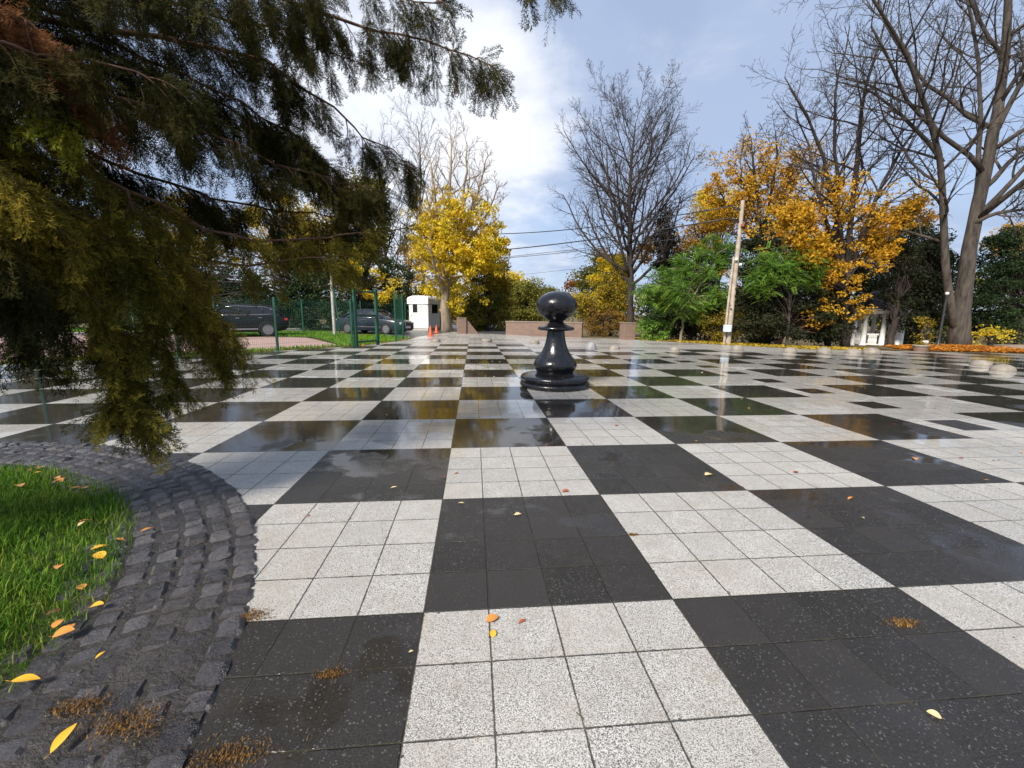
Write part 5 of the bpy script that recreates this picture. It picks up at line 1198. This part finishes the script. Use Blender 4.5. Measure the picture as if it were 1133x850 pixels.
for pts, r, kind, hang, dens, z0 in LIMBS:
    W_ = [at(x, y, yy) for x, y, yy in pts]; W_ = [np.array([JT[0] + .1, JT[1], z0])] + W_
    P, Rr = poly_stem(W_, r * 1.2, .004, 34, rj, .030)
    limbG.tubes((P - JT)[None], Rr[None], 7)
    L = np.linalg.norm(np.diff(P, axis=0), axis=1).sum(); nch = max(8, int(L * 14 * dens))
    # second order: spreading then drooping branchlets
    d0 = P[-1] - P[-4]; d0 /= np.linalg.norm(d0)
    t = np.sort(rj.uniform(.22, 1., nch)); u = t * 33; i = np.minimum(u.astype(int), 32); f = (u - i)[:, None]
    p = P[i] * (1 - f) + P[i + 1] * f; T = P[i + 1] - P[i]; T /= np.linalg.norm(T, axis=1, keepdims=True)
    side = np.cross(T, (0, 0, 1.)); side /= np.linalg.norm(side, axis=1, keepdims=True) + 1e-9
    sg = np.where(np.arange(nch) % 2 == 0, 1, -1)[:, None]
    d = T * rj.uniform(.4, .9, (nch, 1)) + side * sg * rj.uniform(.25, .9, (nch, 1)) + np.array([0, 0, 1.]) * rj.uniform(-.55, .15, (nch, 1)); d /= np.linalg.norm(d, axis=1, keepdims=True)
    Ls = hang * rj.uniform(.55, 1.25, nch) * (1 - .45 * t ** 2); K = 8
    Q = np.zeros((nch, K, 3)); Q[:, 0] = p
    for k in range(1, K):
        d = d + rj.normal(0, .10, d.shape); d[:, 2] -= .20; d /= np.linalg.norm(d, axis=1, keepdims=True); Q[:, k] = Q[:, k - 1] + d * (Ls / (K - 1))[:, None]
    twG.tubes(Q - JT, np.linspace(.0055, .0018, K)[None] * np.ones((nch, 1)), 4, False)
    # sprays all along the branchlets
    for k in range(1, K):
        m = 2 if k < K - 1 else 3
        for _ in range(m):
            ok = rj.uniform(0, 1, nch) < .72; a = Q[:, k] - Q[:, k - 1]; a /= np.linalg.norm(a, axis=1, keepdims=True)
            a = a + rj.normal(0, .42, a.shape); a[:, 2] -= .42
            acc[kind][0].append(Q[ok, k] - JT); acc[kind][1].append(a[ok])
    tipd = np.repeat(d0[None], 4, 0) + rj.normal(0, .2, (4, 3)); acc[kind][0].append(np.repeat((P[-1] - d0 * .05 - JT)[None], 4, 0)); acc[kind][1].append(tipd)
limbG.build('limbs', M['bark_red'], jun, smooth=True); twG.build('branchlets', M['bark_red'], jun, smooth=True)
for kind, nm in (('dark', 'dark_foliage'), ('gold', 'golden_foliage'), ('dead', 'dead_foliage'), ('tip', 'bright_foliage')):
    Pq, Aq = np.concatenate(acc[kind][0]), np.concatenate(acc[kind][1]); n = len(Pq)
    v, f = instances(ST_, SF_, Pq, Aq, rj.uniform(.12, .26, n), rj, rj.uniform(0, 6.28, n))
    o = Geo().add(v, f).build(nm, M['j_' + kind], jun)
    if kind in ('dead', 'tip'): o['label'] = {'dead': 'withered reddish-brown juniper foliage', 'tip': 'fresh bright yellow-green juniper tips'}[kind]

# ------------------------------------------------------------------ fallen leaves
def leaf_mesh(kind):
    g = Geo(); n = 9; t = np.linspace(0, 1, n)
    if kind == 'long': w_ = .20 * np.sin(np.pi * t ** .85) ** .9
    elif kind == 'round': w_ = .36 * np.sin(np.pi * t ** .75) ** .7
    else: w_ = .30 * np.sin(np.pi * t ** .8) * (1 + .35 * np.sin(t * 22))
    w_[0] = .012; w_[-1] = .004
    x = t - .5; z = .06 * np.sin(np.pi * t) + .05 * t * t
    v = np.concatenate([np.stack([x, w_, z + w_ * .35], 1), np.stack([x, 0 * w_, z], 1), np.stack([x, -w_, z + w_ * .30], 1)]); f = []
    for k in range(n - 1): f += [(n + k, n + k + 1, k + 1, k), (2 * n + k, 2 * n + k + 1, n + k + 1, n + k)]
    g.add(v, f); g.tube([(-.5, 0, .0), (-.60, .01, .01), (-.70, .03, .015)], [.012, .009, .008], 5); return g
protos = {}
for k in ('long', 'round', 'lobed'):
    for c in ('f_yellow', 'f_orange', 'f_red', 'f_pale', 'f_brown'):
        o = leaf_mesh(k).build('fallen_leaf', M[c], smooth=True); protos[k, c] = o.data; bpy.data.objects.remove(o)
FG = 'fallen leaves scattered over the paving'
rf = R(7)
def drop(p, size, kind, c, lab, grp=FG, z=.004, rz=None):
    o = bpy.data.objects.new('fallen_leaf', protos[kind, c]); COL.objects.link(o); o.location = (p[0], p[1], z)
    o.rotation_euler = (rf.normal(0, .12), rf.normal(0, .12), rf.uniform(0, 6.28) if rz is None else rz); o.scale = (size,) * 3; tag(o, lab, 'leaf', grp)
for x, y, s_, k, c, lab, z, rz in (
    (545, 686, .062, 'round', 'f_orange', 'orange-yellow fallen leaf on the nearest white square, the upper of a touching pair', .004, .5),
    (545.5, 702, .040, 'round', 'f_yellow', 'small yellow fallen leaf just below its orange twin on the nearest white square', .004, 1.5),
    (74, 830, .085, 'long', 'f_yellow', 'long bright yellow fallen leaf on the dark setts nearest the viewer', .045, 1.5),
    (32, 769, .085, 'long', 'f_yellow', 'long golden fallen leaf at the rim of the grass bed', .06, .15),
    (113, 736, .035, 'long', 'f_yellow', 'small bright yellow leaf alone among the dark muddy setts', .045, 1.2),
    (573, 570, .052, 'lobed', 'f_pale', 'pale crumpled leaf in the middle of the dark square beyond the nearest white one', .004, .2),
    (626, 544, .055, 'round', 'f_red', 'red-brown leaf at the front edge of the white square before the pawn', .004, .1),
    (784, 526, .085, 'lobed', 'f_pale', 'ragged pale yellow leaf at the corner of the wet reflecting dark square', .004, .3),
    (1033, 792, .040, 'round', 'f_pale', 'pale green-white leaf on the big dark square at the lower right', .004, 2.5),
    (941, 552, .06, 'long', 'f_orange', 'orange leaf beside the small puddle on the right', .004, .3),
    (881, 523, .055, 'round', 'f_red', 'red leaf on the white square just right of the wet reflecting one', .004, .3),
    (455, 722, .02, 'lobed', 'f_pale', 'tiny curled white leaf on the dark square at the lower left of centre', .004, .3),
    (1012, 508, .075, 'lobed', 'f_orange', 'tan curled leaf on a dark square near the right edge', .004, 1.0),
    (440, 463, .06, 'round', 'f_red', 'red leaf on the wet dark square left of the pawn', .004, .3),
    (436, 540, .05, 'long', 'f_pale', 'pale orange leaf on the purple-grey damp square left of centre', .004, .3)):
    drop(gnd(x, y), s_, k, c, lab, z=z, rz=rz)
spots = [(rf.uniform(-1.2, 9), rf.uniform(-.4, 11)) for _ in range(300)]
zones = {}
for x, y in spots:
    if np.hypot(x - RC[0], y - RC[1]) < RO + .1: continue
    c = rf.choice(['f_red', 'f_brown', 'f_orange', 'f_pale'], p=[.3, .4, .2, .1])
    small = c == 'f_brown'
    drop((x, y), rf.uniform(.012, .026) if small else rf.uniform(.025, .055), rf.choice(['long', 'round', 'lobed']), c,
         {'f_red': 'small red-brown fallen leaf lying on the wet chequered paving', 'f_brown': 'tiny dark brown leaf scrap on the chequered paving', 'f_orange': 'small orange fallen leaf lying on the wet chequered paving', 'f_pale': 'small pale fallen leaf lying on the wet chequered paving'}[c], z=.003)
    if len([o for o in bpy.data.objects if o.name.startswith('fallen_leaf')]) > 190: break
BG_ = 'fallen leaves along the rim of the grass bed'
for k in range(40):
    a_ = rf.uniform(-.1, 1.5); r_ = BR + rf.normal(-.02, .08) if k < 30 else rf.uniform(1.6, BR)
    c = rf.choice(['f_orange', 'f_pale', 'f_yellow', 'f_brown'], p=[.4, .2, .2, .2])
    inn = r_ < BR - .05
    drop((BC[0] + r_ * math.cos(a_), BC[1] + r_ * math.sin(a_)), rf.uniform(.04, .075), rf.choice(['long', 'round', 'lobed']), c,
         {'f_orange': 'orange', 'f_pale': 'pale tan', 'f_yellow': 'yellow', 'f_brown': 'dark brown'}[c] + (' fallen leaf lying in the grass of the bed' if inn else ' fallen leaf at the edge between grass and setts'), BG_, z=(.10 if inn else .05))

# rusty tufts of moss and dead grass in the joints
for x, y, n, s_, lab in ((272, 682, 260, .10, 'rusty tuft of dead moss where the setts meet the nearest dark square'), (366, 746, 120, .055, 'small rusty moss tuft on the dark square at the lower left'), (250, 840, 260, .13, 'rusty moss patch at the bottom edge beside the setts'), (1000, 690, 110, .07, 'thin rusty moss tuft on the large dark square at the right'), (700, 592, 60, .03, 'speck of rusty moss in the joint beside the second white square'), (140, 810, 300, .14, 'olive and rust moss patch spread over the muddy setts'), (90, 790, 200, .10, 'brown moss clump on the setts at the lower left corner')):
    n *= 3; p = gnd(x, y); onset = np.hypot(p[0] - RC[0], p[1] - RC[1]) < RO
    Q = np.stack([p[0] + rf.normal(0, s_ * .5, n), p[1] + rf.normal(0, s_ * .22, n), np.full(n, .03 if onset else .001)], -1)
    o = blades(Q - np.array([p[0], p[1], 0]), rf.uniform(.003, .010, n), rf.uniform(.0012, .0026, n), rf, .9).build('moss_tuft', M['moss']); o.location = (p[0], p[1], 0)
    tag(o, lab, 'moss')
